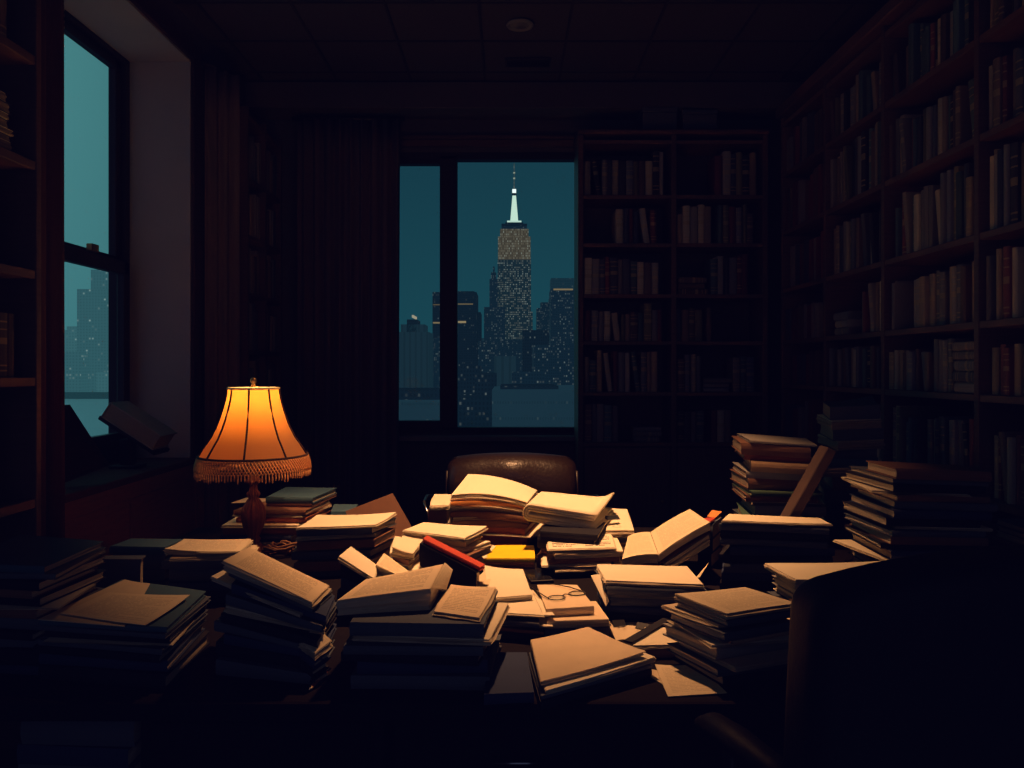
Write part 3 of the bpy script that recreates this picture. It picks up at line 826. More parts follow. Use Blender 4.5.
# ------------------------------------------------------------------ desk
DT = 0.75
DX0, DX1, DY0, DY1 = -1.27, 1.43, 1.55, 3.27
dk = empty('writing_desk', (0, 2.4, 0)); do = dk.location.copy()
def dpart(nm, lo, hi, m=M['desk'], bev=.004, par=None, seg=1): return box(nm, Vector(lo) - do, Vector(hi) - do, m, par or dk, bev, seg)
dpart('desktop', (DX0, DY0, .712), (DX1, DY1, DT), bev=.008, seg=2)
for side, (a, b_) in (('l', (-.74, -.25)), ('r', (.52, 1.05))):
    dpart('pedestal', (a, DY0 + .06, .02), (b_, DY1 - .1, .711))
    for k in range(3):
        z1 = .69 - k * .22
        dr = dpart('drawer', (a + .025, DY0 + .045, z1 - .2), (b_ - .025, DY0 + .059, z1), bev=.004)
        h = tube('handle', [Vector(((a + b_) / 2 - .05, DY0 + .045, z1 - .1)) - do, Vector(((a + b_) / 2 - .045, DY0 + .022, z1 - .1)) - do, Vector(((a + b_) / 2 + .045, DY0 + .022, z1 - .1)) - do, Vector(((a + b_) / 2 + .05, DY0 + .045, z1 - .1)) - do], .005, M['brass'], dr)
dr = dpart('drawer', (-.23, DY0 + .05, .60), (.50, DY0 + .07, .70), bev=.004)
tube('handle', [Vector((-.03, DY0 + .05, .622)) - do, Vector((-.025, DY0 + .025, .622)) - do, Vector((.065, DY0 + .025, .622)) - do, Vector((.07, DY0 + .05, .622)) - do], .005, M['chrome'], dr)
dpart('modesty_panel', (-.249, DY0 + .5, .1), (.519, DY0 + .52, .711))
for x in (DX0 + .04, DX1 - .08):
    for y in (DY0 + .1, DY1 - .14): dpart('leg', (x, y, 0), (x + .05, y + .05, .711), bev=.006)
tag(dk, 'wide dark wooden desk buried under piles of papers and books', 'desk')

# ------------------------------------------------------------------ lamp
LX, LY = P(253.5, 0, 2.8).x, 2.80
lamp = empty('table_lamp', (LX, LY, DT + .0006))
def zl(y): return EYE - (y - CY) * LY / F - DT
lathe('lamp_base', [(.001, 0), (.066, 0), (.068, .008), (.06, .016), (.04, .022), (.026, .032), (.02, .045), (.024, .052), (.018, .06), (.022, .07), (.034, .095), (.040, .125), (.041, .145), (.036, .165), (.024, .185), (.016, .195), (.022, .205), (.022, .213), (.014, .222), (.012, .24), (.026, .252), (.028, .258), (.016, .266), (.009, .28), (.009, .33), (.001, .33)], surf('carved amber wood', (.26, .10, .045), .38, .4, 40, None, .3), lamp, 112, .05)
tube('harp', [(.0, 0, .33)] + [(.055 * math.sin(a), 0, .33 + .13 - .13 * math.cos(a)) for a in [math.pi * k / 12 for k in range(1, 12)]] + [(0, 0, .585)], .002, M['brass'], lamp)
lathe('finial', [(.003, .578), (.01, .584), (.006, .592), (.012, .602), (.009, .613), (.001, .617)], M['brass'], lamp, 20)
lathe('bulb', [(.001, .50), (.018, .495), (.028, .475), (.028, .455), (.014, .42), (.012, .40), (.001, .40)], M['bulb'], lamp, 20)
SHP = [(.0855, zl(389)), (.090, zl(398)), (.099, zl(408)), (.110, zl(418)), (.122, zl(427)), (.139, zl(437)), (.158, zl(445)), (.181, zl(455))]
def shade_r(z):
    for (r0, z0), (r1, z1) in zip(SHP[:-1], SHP[1:]):
        if z1 <= z <= z0: return r1 + (r0 - r1) * (z - z1) / (z0 - z1)
    return SHP[-1][0]
NP = 8; PH = R(-82)
def lamp_shade():
    bm = bmesh.new(); seg = 64; rings = []
    prof = []
    for (r0, z0), (r1, z1) in zip(SHP[:-1], SHP[1:]):
        for k in range(2): prof.append((r0 + (r1 - r0) * k / 2, z0 + (z1 - z0) * k / 2))
    prof.append(SHP[-1])
    for i, (r, z) in enumerate(prof):
        ring = []
        for k in range(seg):
            a = 2 * math.pi * k / seg
            q = ((a - PH) / (2 * math.pi / NP)) % 1.0
            fl = 1 - .035 * math.sin(math.pi * q) * (1 if i else .3)
            zz = z - (.008 * math.sin(math.pi * q) if i == len(prof) - 1 else 0)
            ring.append(bm.verts.new((r * fl * math.cos(a), r * fl * math.sin(a), zz)))
        rings.append(ring)
    for i in range(len(rings) - 1):
        for k in range(seg): bm.faces.new((rings[i][k], rings[i + 1][k], rings[i + 1][(k + 1) % seg], rings[i][(k + 1) % seg]))
    return bm_obj('lamp_shade', bm, M['shade'], lamp, None, True)
shade = lamp_shade()
sb = bmesh.new()
for k in range(NP):
    a = PH + 2 * math.pi * k / NP
    bm_tube(sb, [((r + .001) * math.cos(a), (r + .001) * math.sin(a), z) for r, z in SHP], .0034, 6)
sm_ = bm_obj('seam', sb, M['seam'], shade, None, True)
def ring_obj(name, r, z, rr, mat, par):
    bm = bmesh.new(); pts = [(r * math.cos(2 * math.pi * k / 48), r * math.sin(2 * math.pi * k / 48), z) for k in range(49)]
    bm_tube(bm, pts, rr, 6, False); return bm_obj(name, bm, mat, par, None, True)
ring_obj('top_rim', .0865, SHP[0][1] + .002, .004, M['ribbon'], shade)
ring_obj('bottom_trim', .184, SHP[-1][1], .004, M['seam'], shade)
fb = bmesh.new()
zt, zm, zb_ = zl(456), zl(469), zl(476)
NS = 110
for k in range(NS):   # crossing threads form the net, then hanging tassels
    for s in (1, -1):
        pts = []
        for i in range(6):
            w = i / 5; a = 2 * math.pi * (k + s * w * 2.4) / NS; r = .183 + .010 * math.sin(w * 1.6) + .002 * s
            pts.append((r * math.cos(a), r * math.sin(a), zt + (zm - zt) * w))
        bm_tube(fb, pts, .0024, 4)
    a = 2 * math.pi * (k + .4) / NS; r = .1925
    ln = random.uniform(.7, 1.25)
    bm_tube(fb, [(r * math.cos(a), r * math.sin(a), zm + .004), ((r + .001) * math.cos(a), (r + .001) * math.sin(a), zm + (zb_ - zm) * ln * .6), (r * math.cos(a), r * math.sin(a), zm + (zb_ - zm) * ln)], [.0022, .003, .0014], 5)
tag(bm_obj('fringe', fb, M['fringe'], shade, None, True))
# coiled cord beside the foot
pts = []
for k in range(90):
    a = k * .42; rr = .045 + .022 * math.sin(k * .37)
    pts.append((.105 + rr * math.cos(a), -.02 + rr * math.sin(a) * .8, .006 + .0004 * k + .006 * math.sin(k * 1.3)))
tube('lamp_cord', [(.06, 0, .006)] + pts, .0042, M['cable'], lamp, 6)
tag(lamp, 'lit table lamp with orange fringed bell shade and carved urn base', 'lamp')
pld = bpy.data.lights.new('bulb_light', 'POINT'); pld.energy = 1.4; pld.color = (1.0, .56, .2); pld.shadow_soft_size = .03
plo = bpy.data.objects.new('bulb_light', pld); COL.objects.link(plo); plo.location = (LX, LY, DT + .548)

# ------------------------------------------------------------------ chairs
def rounded(name, sx, sy, sz, bev, mat, parent, fn=None, cuts=8, loc=None):
    bm = bmesh.new(); bmesh.ops.create_cube(bm, size=1.0)
    bmesh.ops.scale(bm, vec=(sx, sy, sz), verts=bm.verts)
    bmesh.ops.bevel(bm, geom=bm.edges[:], offset=bev, segments=5, affect='EDGES', profile=.5)
    bmesh.ops.subdivide_edges(bm, edges=[e for e in bm.edges if e.calc_length() > .08], cuts=cuts, use_grid_fill=True)
    if fn:
        for v in bm.verts: v.co = fn(v.co.copy())
    return bm_obj(name, bm, mat, parent, loc, True)
def swivel_base(root, mat, rad=.29):
    bm = bmesh.new(); bm_tube(bm, [(0, 0, .07), (0, 0, .40)], .03, 12); bm_obj('gas_column', bm, mat, root, None, True)
    for k in range(5):
        a = 2 * math.pi * k / 5 + .3
        lg = tube('base_arm', [(.02 * math.cos(a), .02 * math.sin(a), .10), (rad * math.cos(a), rad * math.sin(a), .065)], [.024, .014], mat, root)
        bm = bmesh.new(); bmesh.ops.create_cone(bm, cap_ends=True, segments=16, radius1=.028, radius2=.028, depth=.04, matrix=Matrix.Translation((rad * math.cos(a), rad * math.sin(a), .0285)) @ Matrix.Rotation(R(90), 4, 'Y'))
        bm_obj('caster', bm, M['plastic'], lg, None, True)
# chair behind the desk, backrest front face towards the viewer (-Y)
ch = empty('desk_chair', (P(512, 0, 3.62).x, 3.42, 0))
def back_fn(v):
    x = v.x / .297
    tz = (v.z + .30) / .60
    if v.z > 0: v.z -= .028 * x * x * (tz)
    v.y += .05 * x * x - .0
    if v.y < .05 and tz > .8:
        q = (tz - .8) / .2; v.y += .05 * q * q
    if v.y < .02 and tz > .3:   # tufts and creases near the top on the front
        v.y += .017 * math.exp(-((tz - .90) / .11) ** 2) * math.cos(v.x * 170) * math.exp(-(v.x / .13) ** 2)
        v.y -= .018 * math.exp(-((tz - .80) / .16) ** 2) * (1 - .5 * math.exp(-(v.x / .16) ** 2))
    return v
rounded('backrest', .594, .11, .60, .045, M['leather'], ch, back_fn, 14, (0, .2, .712))
bpb = bmesh.new(); bm_tube(bpb, [(.297 * s, .2 + .04, z) for s, z in ((-1, .48), (-1, .93))], .006, 6); bm_tube(bpb, [(.297, .24, .48), (.297, .24, .93)], .006, 6)
bm_obj('piping', bpb, M['leather'], ch, None, True)
rounded('seat', .54, .5, .10, .04, M['leather'], ch, None, 6, (0, -.06, .46))
for s in (-1, 1):
    tube('armrest', [(s * .29, .2, .50), (s * .335, .19, .70), (s * .355, .12, .835), (s * .365, 0, .852), (s * .365, -.1, .845), (s * .35, -.14, .80), (s * .28, -.1, .48)], .008, M['chrome'], ch, 8)
swivel_base(ch, M['chrome'])
tag(ch, 'brown leather desk chair with wrinkled top, behind the lit paper piles', 'chair')
# foreground chair, seen from behind
fc = empty('executive_chair', (.787, 1.28, 0)); fc.rotation_euler = (0, 0, R(6))
def fback(v):
    x = v.x / .345; tz = (v.z + .38) / .76
    v.z += .066 * (1 - x * x) * tz
    v.x *= 1.06 - .075 * tz + .02 * math.sin(tz * 3)
    v.y += .05 * x * x
    return v
rounded('backrest', .69, .12, .715, .036, M['leather_black'], fc, fback, 12, (0, -.07, .705))
rounded('seat', .56, .40, .11, .045, M['leather_black'], fc, None, 6, (0, .05, .42))
for s in (-1, 1):
    a = [(s * .33, -.05, .735), (s * .355, .05, .752), (s * .38, .14, .757), (s * .395, .22, .752), (s * .40, .262, .735)]
    tube('armrest', a, [(.02, .016), (.03, .02), (.034, .022), (.03, .02), (.014, .012)], M['leather_black'], fc, 14)
    tube('arm_support', [(s * .385, .17, .74), (s * .37, .18, .6), (s * .27, .17, .42)], .014, M['plastic'], fc, 8)
swivel_base(fc, M['plastic'], .25)
tag(fc, 'large black leather armchair seen from behind in front of the desk', 'chair')

# ------------------------------------------------------------------ piles on the desk
def Q(*pts):      # (px, py, depth) corners
    return [P(*p) for p in pts]
def QZ(z, *pts):  # (px, py) corners on a level plane
    return [PZ(p[0], p[1], z) for p in pts]
D = DT + .0006
# A: slanting pile in front of the lamp
stack('slanting pile in front of the lamp', Q((223, 560, 1.70), (312, 602, 1.66), (329, 585, 1.86), (249, 547, 1.92)), D,
      [('f', 'slate', 3), ('h', 'black', 3), ('f', 'navy', 2), ('f', 'slate', 2), ('f', 'black', 2), ('p', '', 1.5), ('f', 'slate', 2), ('f', 'navy', 2), ('p', '', 1), ('f', 'slate', 1.6), ('t', '', 2)], .014, 6, seed=3, grow=.1)
# B: front centre pile with open book and typed bundle
stack('front middle pile', QZ(.886, (350, 622), (484, 624), (498, 590), (372, 590)), D,
      [('f', 'slate', 3), ('h', 'navy', 3), ('f', 'black', 2), ('f', 'slate', 2), ('p', '', 1.5), ('h', 'slate', 3)], .01, 4, seed=5)
BB = Q((337, 600, 1.66), (430, 588, 1.70), (443, 564, 1.88), (366, 579, 1.90))
item('t', '', BB, [c.z - .8872 for c in BB], 'typed manuscript with raised right edge on the dark front middle pile')
B2 = QZ(.896, (434, 611), (479, 617), (496, 589), (451, 584))
item('t', '', B2, [max(.004, c.z - .8872) for c in B2], 'typed sheets lying right of the manuscript on the dark front pile', curl=(0, 0, .004, 0))
# upturned page between both
c = [BB[1] + Vector((.003, 0, .002)), B2[3] + Vector((-.006, -.06, .005)), B2[3] + Vector((.004, .0, .035)), BB[2] + Vector((.004, 0, .004))]
item('s', 'faint', c, .0015, 'page turned up between manuscript and typed sheets on the front pile')
# C: front left pile with teal folder and torn papers
CC = QZ(.873, (40, 620), (167, 627), (206, 591), (122, 579))
stack('front left pile with the teal folder', CC, D, [('h', 'black', 4), ('h', 'navy', 3), ('f', 'black', 2), ('f', 'slate', 1.6), ('p', '', .5), ('f', 'black', 2), ('f', 'slate', 1.4), ('f', 'teal', 1.6)], .008, 3, seed=8)
item('s', 'aged', QZ(.8755, (38, 619), (125, 626), (150, 585), (125, 579)), .0012, 'lower cream sheet on the teal folder of the front left pile', curl=(.0, 0, .004, 0))
item('s', 'faint', QZ(.879, (60, 613), (145, 626), (190, 597), (108, 592)), .0012, 'upper written sheet crossing the teal folder of the front left pile', curl=(0, .003, .006, 0))
# D: far left pile
stack('tall far-left pile', QZ(.985, (-45, 563), (45, 566), (104, 541), (20, 534)), D,
      [('f', 'navy', 3), ('h', 'black', 4), ('f', 'slate', 3), ('f', 'black', 2), ('f', 'slate', 3), ('f', 'brown', 2.4), ('p', '', .6), ('f', 'black', 2.4), ('f', 'brown', 2.2), ('f', 'black', 2.4), ('f', 'slate', 1.6), ('f', 'teal', 2)], .012, 5, seed=11, spine=0)  # teal card on top stands in for window light
# under-desk floor pile on the left
stack('floor pile under the desk', [Vector((-.99, 1.63, .69)), Vector((-.755, 1.62, .69)), Vector((-.765, 1.86, .69)), Vector((-.985, 1.87, .69))], .0006,
      [('h', 'navy', 4), ('h', 'slate', 4), ('h', 'black', 4), ('h', 'brown', 4), ('f', 'slate', 3), ('h', 'navy', 4), ('h', 'slate', 3), ('p', '', 2), ('h', 'slate', 3), ('f', 'navy', 2), ('h', 'slate', 3)], .008, 3, seed=12)
# E: two little piles between far left and lamp
stack('low pale-topped pile behind the front left pile', QZ(.889, (110, 546), (165, 547), (184, 539), (131, 538)), D, [('h', 'black', 3), ('f', 'slate', 2), ('h', 'slate', 3), ('f', 'teal', 1.5)], .008, 3, seed=14)  # top card coloured teal in place of the window's glow
item('h', 'slate', QZ(.903, (98, 559), (141, 559), (146, 555.2), (104, 555.2)), .15, 'blue-grey book standing on its long edge behind the front left pile', spine=0)
# F
stack('pile left of the slanting pile', QZ(.894, (164, 552), (240, 551), (251, 541), (184, 538.5)), D, [('h', 'black', 3), ('f', 'navy', 2), ('h', 'slate', 3), ('f', 'slate', 2), ('a', '', 1), ('w', '', 1.2)], .01, 4, curl=(.008, 0, .006, 0), seed=15)
# G: folders behind lamp
stack('folders lying behind the lamp base', QZ(.836, (222, 525), (297, 525), (324, 511), (248, 510)), D, [('h', 'slate', 2), ('f', 'navy', 2), ('f', 'brown', 2), ('p', '', 1)], .01, 4, seed=16)
stack('reddish folders behind the lamp', QZ(.885, (234, 510), (306, 510), (331, 499), (262, 499)), .8372, [('f', 'rust', 2), ('a', '', 1), ('f', 'brown', 2)], .006, 3, seed=17)
stack('teal-topped books behind the lamp', QZ(.921, (266, 497), (313, 497.5), (337, 487.5), (286, 487)), .8862, [('f', 'brown', 1), ('h', 'teal', 2)], .004, 2, seed=18)
item('s', 'aged', [Vector((v.x, v.y, .8878)) for v in QZ(.89, (231, 502), (262, 501), (276, 498), (246, 497))], .0012, 'tan sheet sticking out behind the lamp neck')
stack('low teal pile beside propped folder', QZ(.865, (331, 511.5), (352, 511.5), (358, 504), (334, 504)), D, [('h', 'brown', 2), ('h', 'teal', 2)], .004, 2, seed=19)
# H
stack('cream-topped pile right of the lamp', QZ(.908, (297, 527.5), (375, 524.5), (396, 514), (317, 516)), D, [('f', 'slate', 2), ('h', 'brown', 3), ('f', 'slate', 2.5), ('a', '', 1), ('f', 'brown', 2.5), ('p', '', 1.2), ('f', 'slate', 2.2), ('p', '', 1)], .013, 6, curl=(0, 0, .006, .004), seed=21)
# I: leaning brown folder
lean_book(P(362, 557, 2.74), P(428, 557, 2.74), P(346, 513, 2.86), P(393, 495, 2.86), .012, [M['brown'], M['edge_dull']], 'brown folder propped up behind the cream pile right of lamp', 'folder')
# J: leaning small books
stack('leaning dark books between slanting pile and manuscript', Q((339, 556, 2.08), (374, 578, 2.05), (377, 565, 2.24), (351, 546, 2.28)), D, [('h', 'slate', 2), ('h', 'black', 2), ('f', 'navy', 2), ('h', 'black', 2), ('p', '', 1)], .006, 4, seed=23)
stack('small leaning typed pad behind the manuscript', Q((376, 564, 2.20), (397, 575, 2.14), (409, 571, 2.28), (384, 553, 2.36)), D, [('h', 'black', 2), ('t', '', 1)], .004, 3, seed=24)
# K
stack('cream pile by the red book', QZ(.8875, (403, 530), (464, 537.5), (487, 527.5), (424, 522)), D, [('p', '', 1.5), ('f', 'manila', 1.2), ('p', '', 1.5), ('f', 'brown', 1.5), ('p', '', 1), ('f', 'tan', 1.5), ('p', '', 1)], .018, 9, curl=(0, 0, .004, 0), seed=26)
stack('fanned loose papers beside the cream pile', QZ(.868, (392, 549), (413, 553), (426, 536), (406, 533)), D, [('f', 'brown', 2), ('p', '', .8), ('f', 'slate', 1), ('p', '', .8), ('p', '', .8), ('f', 'brown', 1), ('p', '', .8), ('p', '', .8)], .016, 14, curl=(.006, 0, 0, .008), seed=95)
RB = Q((423, 538.5, 2.20), (480, 567, 2.12), (485, 564, 2.16), (427, 535, 2.245))
item('h', 'red', RB, .010, 'slim red book slanting down over black books by the yellow folder', spine=0)
RB2 = [v + Vector((-.008, -.006, -.0115)) for v in RB]
item('h', 'black', RB2, [max(.02, v.z - .7512 - .0) if i in (1, 2) else .06 for i, v in enumerate(RB2)], 'thick black book slanting under the slim red book', spine=0)
# L: tall lit pile
LC = Q((451, 495, 2.86), (527, 502, 2.86), (537, 490, 3.08), (468, 474, 3.12))
stack('tall lit pile by desk chair', LC, D, [('f', 'rust', 2), ('f', 'rust', 1.8), ('p', '', .5), ('f', 'rust', 2), ('f', 'brown', 1.4), ('p', '', .8), ('f', 'brown', 1.4), ('p', '', .7), ('a', '', 1.2), ('f', 'orange', .9), ('p', '', 1.8)], .008, 4, arch=.016, seed=28)
stack('narrow pile left of the tall lit pile', QZ(.893, (430, 505), (449, 505), (453, 494), (434, 494)), D, [('f', 'grey', 3), ('f', 'brown', 2), ('p', '', .8)], .006, 4, seed=29)
# M: folded sheaf on dark pile
stack('dark books under the folded newspaper bundle', QZ(.868, (540, 531), (598, 535), (606, 522), (548, 520)), D, [('h', 'brown', 2), ('f', 'brown', 1), ('h', 'black', 2), ('f', 'black', 1)], .006, 3, seed=31)
MC = Q((530, 506, 2.70), (598, 517, 2.66), (616, 500, 2.92), (543, 493, 2.96))
def folded():
    c = MC; th = .046
    cen = (c[0] + c[1] + c[2] + c[3]) / 4; base = Vector((cen.x, cen.y, .875))
    root = empty('folded_newspaper', base)
    for k in range(3):  # nested folded leaves, rounded fold on the left
        bm = bmesh.new(); rows = []
        f0 = k * .0085; t = th - 2 * f0
        for j in range(7):
            v = j / 6; a = c[0].lerp(c[3], v); b = c[1].lerp(c[2], v)
            d = (b - a); row = []
            pts = []
            for i in range(9):
                u = 1 - i / 8; q = a + d * (u * (.98 - .02 * k) + .0)
                lift = .022 * max(0, (u - .75) / .25) ** 2 * v
                pts.append(q + Vector((0, 0, -f0 + lift)))
            for s in range(1, 8):
                ang = math.pi * s / 8
                pts.append(a + Vector((-math.sin(ang) * t * .42, 0, -f0 - t / 2 + math.cos(ang) * t / 2)))
            for i in range(9):
                u = i / 8; q = a + d * (u * (1.0 - .025 * k))
                pts.append(q + Vector((0, 0, -f0 - t)))
            rows.append([bm.verts.new(p - base) for p in pts])
        for j in range(6):
            for i in range(len(rows[0]) - 1): bm.faces.new((rows[j][i], rows[j][i + 1], rows[j + 1][i + 1], rows[j + 1][i]))
        o = bm_obj('leaf', bm, M['paper'], root, None, True)
        s = o.modifiers.new('t', 'SOLIDIFY'); s.thickness = .006; s.offset = -1 if k == 0 else -1
    tag(root, 'thick folded newspaper bundle with round fold beside the tall lit pile', 'newspaper')
    return root
folded()
stack('clipped pile right of the folded newspaper', Q((606, 530, 2.72), (634, 530, 2.72), (627, 509, 2.98), (611, 508, 2.98)), D, [('f', 'brown', 2), ('p', '', 1), ('f', 'tan', 1), ('f', 'slate', 1.4), ('p', '', 2)], .006, 5, seed=33)
# binder clips
def clip(loc, rz, s, label):
    e = empty('binder_clip', loc, rz)
    bm = bmesh.new()
    for a in (0,):
        v = [(-s, 0, 0), (s, 0, 0), (s, s * .9, .011), (-s, s * .9, .011), (-s, s * .9, .0), (s, s * .9, .0)]
        vs = [bm.verts.new(p) for p in v]
        bm.faces.new((vs[0], vs[1], vs[2], vs[3])); bm.faces.new((vs[3], vs[2], vs[5], vs[4])); bm.faces.new((vs[0], vs[4], vs[5], vs[1])); bm.faces.new((vs[1], vs[5], vs[2])); bm.faces.new((vs[0], vs[3], vs[4]))
    bm_obj('clip_body', bm, M['plastic'], e)
    tube('wire_handle', [(-s * .3, 0, .001), (-s * .55, -s * .8, .004), (0, -s * 1.3, .006), (s * .55, -s * .8, .004), (s * .3, 0, .001)], .0011, M['chrome'], e, 6)
    tag(e, label, 'binder clip', None); return e
clip(P(614, 523, 2.78) + Vector((0, 0, .012)), .3, .024, 'black binder clip on the clipped pile right of the folded newspaper')
# N
stack('typed pile before the newspaper', QZ(.8375, (549, 549), (615, 547), (611, 533.5), (547, 533)), D, [('h', 'black', 2), ('p', '', .8), ('f', 'slate', .8), ('p', '', .8), ('h', 'brown', 2), ('p', '', 2), ('c', '', 1.4)], .012, 4, curl=(0, 0, 0, 0), seed=35, grow=.1)
# O
stack('yellow-topped folders in the lit centre', QZ(.79, (482, 558), (535, 558), (534, 545), (495, 545)), D, [('f', 'brown', 1.2), ('f', 'orange', 1), ('f', 'yellow', 1.1)], .005, 2, seed=37)
item('s', 'paper', [PZ(474, 553, .805), PZ(484, 558, .7918), PZ(496, 546, .7918), PZ(486, 543, .80)], .0015, 'small cream sheet bent over the left end of the yellow folder', curl=(.0, 0, 0, .006))
# P
stack('middle cream pile by spectacles', QZ(.812, (486, 611), (543, 615), (531, 589), (490, 589)), D, [('h', 'black', 2), ('f', 'brown', 1), ('p', '', .8), ('f', 'slate', 1.5), ('p', '', .8), ('p', '', 1)], .012, 6, seed=39)
stack('big blank sheets overlapping the middle cream pile', [*QZ(.826, (490, 597.5), (532, 594.5), (523, 569), (484, 567.5))], .8135, [('p', '', 1)], 0, 0, curl=(0, .0, 0, .006), seed=40)
item('s', 'manila', QZ(.8275, (474, 580), (489, 585), (492, 574), (484, 571)), .0012, 'small torn sheet at left of the big blank sheets')
# Q board with glasses
stack('wide board pile under the spectacles', QZ(.79, (547, 621), (609, 619), (596, 601), (548, 601)), D, [('h', 'slate', 2), ('a', '', 1), ('f', 'manila', 1)], .004, 2, seed=41)
item('f', 'manila', QZ(.81, (546, 609), (594, 606), (577, 584.5), (537, 584.5)), .0185, 'flat manila folder carrying the spectacles', spine=0)
def spectacles():
    z = .8108; a = PZ(567, 596, z); e = empty('spectacles', a, R(35))
    for s in (-1, 1):
        tube('rim', [(s * .034 + .023 * math.cos(t), .019 * math.sin(t), .0016) for t in [2 * math.pi * k / 24 for k in range(25)]], .0014, M['plastic'], e, 6)
    tube('bridge', [(-.011, .004, .002), (0, .009, .003), (.011, .004, .002)], .0014, M['plastic'], e, 6)
    for s in (-1, 1):
        tube('temple', [(s * .057, .004, .002), (s * .05, .05, .004), (s * .036, .10, .003), (s * .03, .12, .002)], .0014, M['plastic'], e, 6)
    for s in (-1, 1):
        bm = bmesh.new(); bm.faces.new([bm.verts.new((s * .034 + .022 * math.cos(2 * math.pi * k / 20), .018 * math.sin(2 * math.pi * k / 20), .0016)) for k in range(20)])
        bm_obj('lens', bm, M['glass'], e)
    tag(e, 'thin dark wire spectacles lying on the flat manila folder', 'glasses')
spectacles()
# R phone
rp = empty('mobile_phone', PZ(537, 577, .752)); rp.location.z = D; rp.rotation_euler = (0, 0, R(12))
box('phone_body', (-.036, -.07, 0), (.036, .07, .009), M['plastic'], rp, .003, 2); box('screen', (-.032, -.064, .0092), (.032, .064, .0098), M['gloss'], rp, .0)
tag(rp, 'small glossy black phone lying between yellow folders and manila folder', 'phone')
# S
stack('cream-topped pile right of the spectacles', QZ(.851, (606, 580), (703, 584), (687, 566), (597, 564)), D, [('h', 'black', 2), ('f', 'navy', 2), ('h', 'slate', 2.5), ('p', '', 1), ('h', 'slate', 2.5), ('p', '', 1.6)], .008, 3, seed=43)
item('s', 'paper', [P(606, 606, 2.05), P(609, 600, 2.05), P(600, 574, 2.16), P(591, 575, 2.16)], .0015, 'cream sheet slipping down the left side of the cream-topped pile')
# T open book
def open_book():
    fl, fr = P(622, 559, 2.45), P(658, 554, 2.43); br, bl = P(650, 532, 2.70), P(628, 536, 2.72)
    r1, r2 = P(710, 522, 2.43), P(690, 509, 2.70)
    base = (fl + r1 + r2 + bl) / 4; base.z = D
    e = empty('open_book', base)
    v = sheaf([fl, fr, br, bl], [fl.z - D - .03, .05, .05, bl.z - D - .03], seed=51); sheaf_obj('left_pages', sheaf([fl, fr, br, bl], .028, (0, 0, 0, .0), .006, .002, 3, seed=51), [M['faint'], M['edge']], base, e)
    sheaf_obj('right_pages', sheaf([fr + Vector((.002, 0, 0)), r1, r2, br + Vector((.002, 0, 0))], .024, (0, 0, 0, 0), .005, .002, 3, seed=52), [M['faint'], M['edge']], base, e)
    sheaf_obj('cover', sheaf(down([fr + Vector((.006, 0, 0)), r1 + Vector((.004, 0, .002)), r2 + Vector((.004, 0, .002)), br + Vector((.006, 0, 0))], .027), .004, seed=53), [M['brown'], M['brown']], base, e)
    sheaf_obj('cover', sheaf(down([fl + Vector((-.004, 0, 0)), fr, br, bl + Vector((-.004, 0, 0))], .0295), .004, seed=54), [M['brown'], M['brown']], base, e)
    tag(e, 'open book with right half propped up against the tall dark pile', 'book')
    # support under it
    c = down([fl, fr, br, bl], .035); 
    stack('dark books under the open book', c, D, [('h', 'black', 1), ('h', 'slate', 1)], .003, 2, seed=55)
    c2 = down([fr + Vector((.02, .0, .008)), r1 + Vector((.0, 0, 0)), r2 + Vector((.0, 0, 0)), br + Vector((.02, 0, .008))], .036)
    item('f', 'grey', c2, .016, 'grey folder slanting under the propped right half of the open book', spine=1)
    c3 = down(c2, .018)
    item('p', '', [c3[0] + Vector((.02, 0, .01)), c3[1], c3[2], c3[3] + Vector((.02, 0, .01))], [.012, .016, .016, .012], 'slanting bundle of papers below the open book')
open_book()
# U
stack('tall dark pile right of the open book', Q((722, 520, 2.34), (832, 525, 2.34), (820, 518, 2.56), (729, 513.5, 2.58)), D, [('h', 'black', 2), ('f', 'navy', 2), ('h', 'slate', 2), ('f', 'black', 2), ('h', 'navy', 2), ('f', 'slate', 1.5), ('h', 'black', 2), ('f', 'slate', 1.5), ('p', '', .8)], .010, 4, curl=(.0, .004, 0, .0), seed=57)
# V
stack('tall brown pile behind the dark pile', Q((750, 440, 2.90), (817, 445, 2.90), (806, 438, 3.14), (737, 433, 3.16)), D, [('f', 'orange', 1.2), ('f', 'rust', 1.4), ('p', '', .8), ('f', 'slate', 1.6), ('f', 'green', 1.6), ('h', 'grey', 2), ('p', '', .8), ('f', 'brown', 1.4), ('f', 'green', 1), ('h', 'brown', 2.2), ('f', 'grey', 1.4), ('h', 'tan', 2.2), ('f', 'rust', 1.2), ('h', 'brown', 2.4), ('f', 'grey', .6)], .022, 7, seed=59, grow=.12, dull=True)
# scattered tabs by V / U
stack('dark books beside the open book', [P(699, 528, 2.62) , P(713, 524, 2.60), P(722, 517, 2.72), P(704, 518, 2.74)], D, [('h', 'black', 1), ('h', 'navy', 1), ('h', 'slate', 1)], .003, 2, seed=91)
item('f', 'red', [P(699, 524, 2.62), P(711, 521, 2.60), P(716, 517, 2.66), P(702, 518, 2.69)], .006, 'small red folder corner beside the open book')
OQ = [P(707, 516, 2.70), P(715, 518, 2.68), P(722, 511, 2.76), P(712, 510, 2.78)]
stack('narrow dark notebooks behind the open book', [v - Vector((0, 0, .0075)) for v in OQ], D, [('h', 'black', 1), ('h', 'brown', 1), ('h', 'black', 1), ('h', 'slate', 1)], .004, 4, seed=97)
item('f', 'orange', OQ, .0065, 'small orange folder between open book and tall brown pile')
item('s', 'faint', [P(687, 590, 2.33), P(701, 575, 2.31), P(709, 562, 2.36), P(696, 577, 2.40)], .0015, 'tilted cream note beside the foot of the tall dark pile')
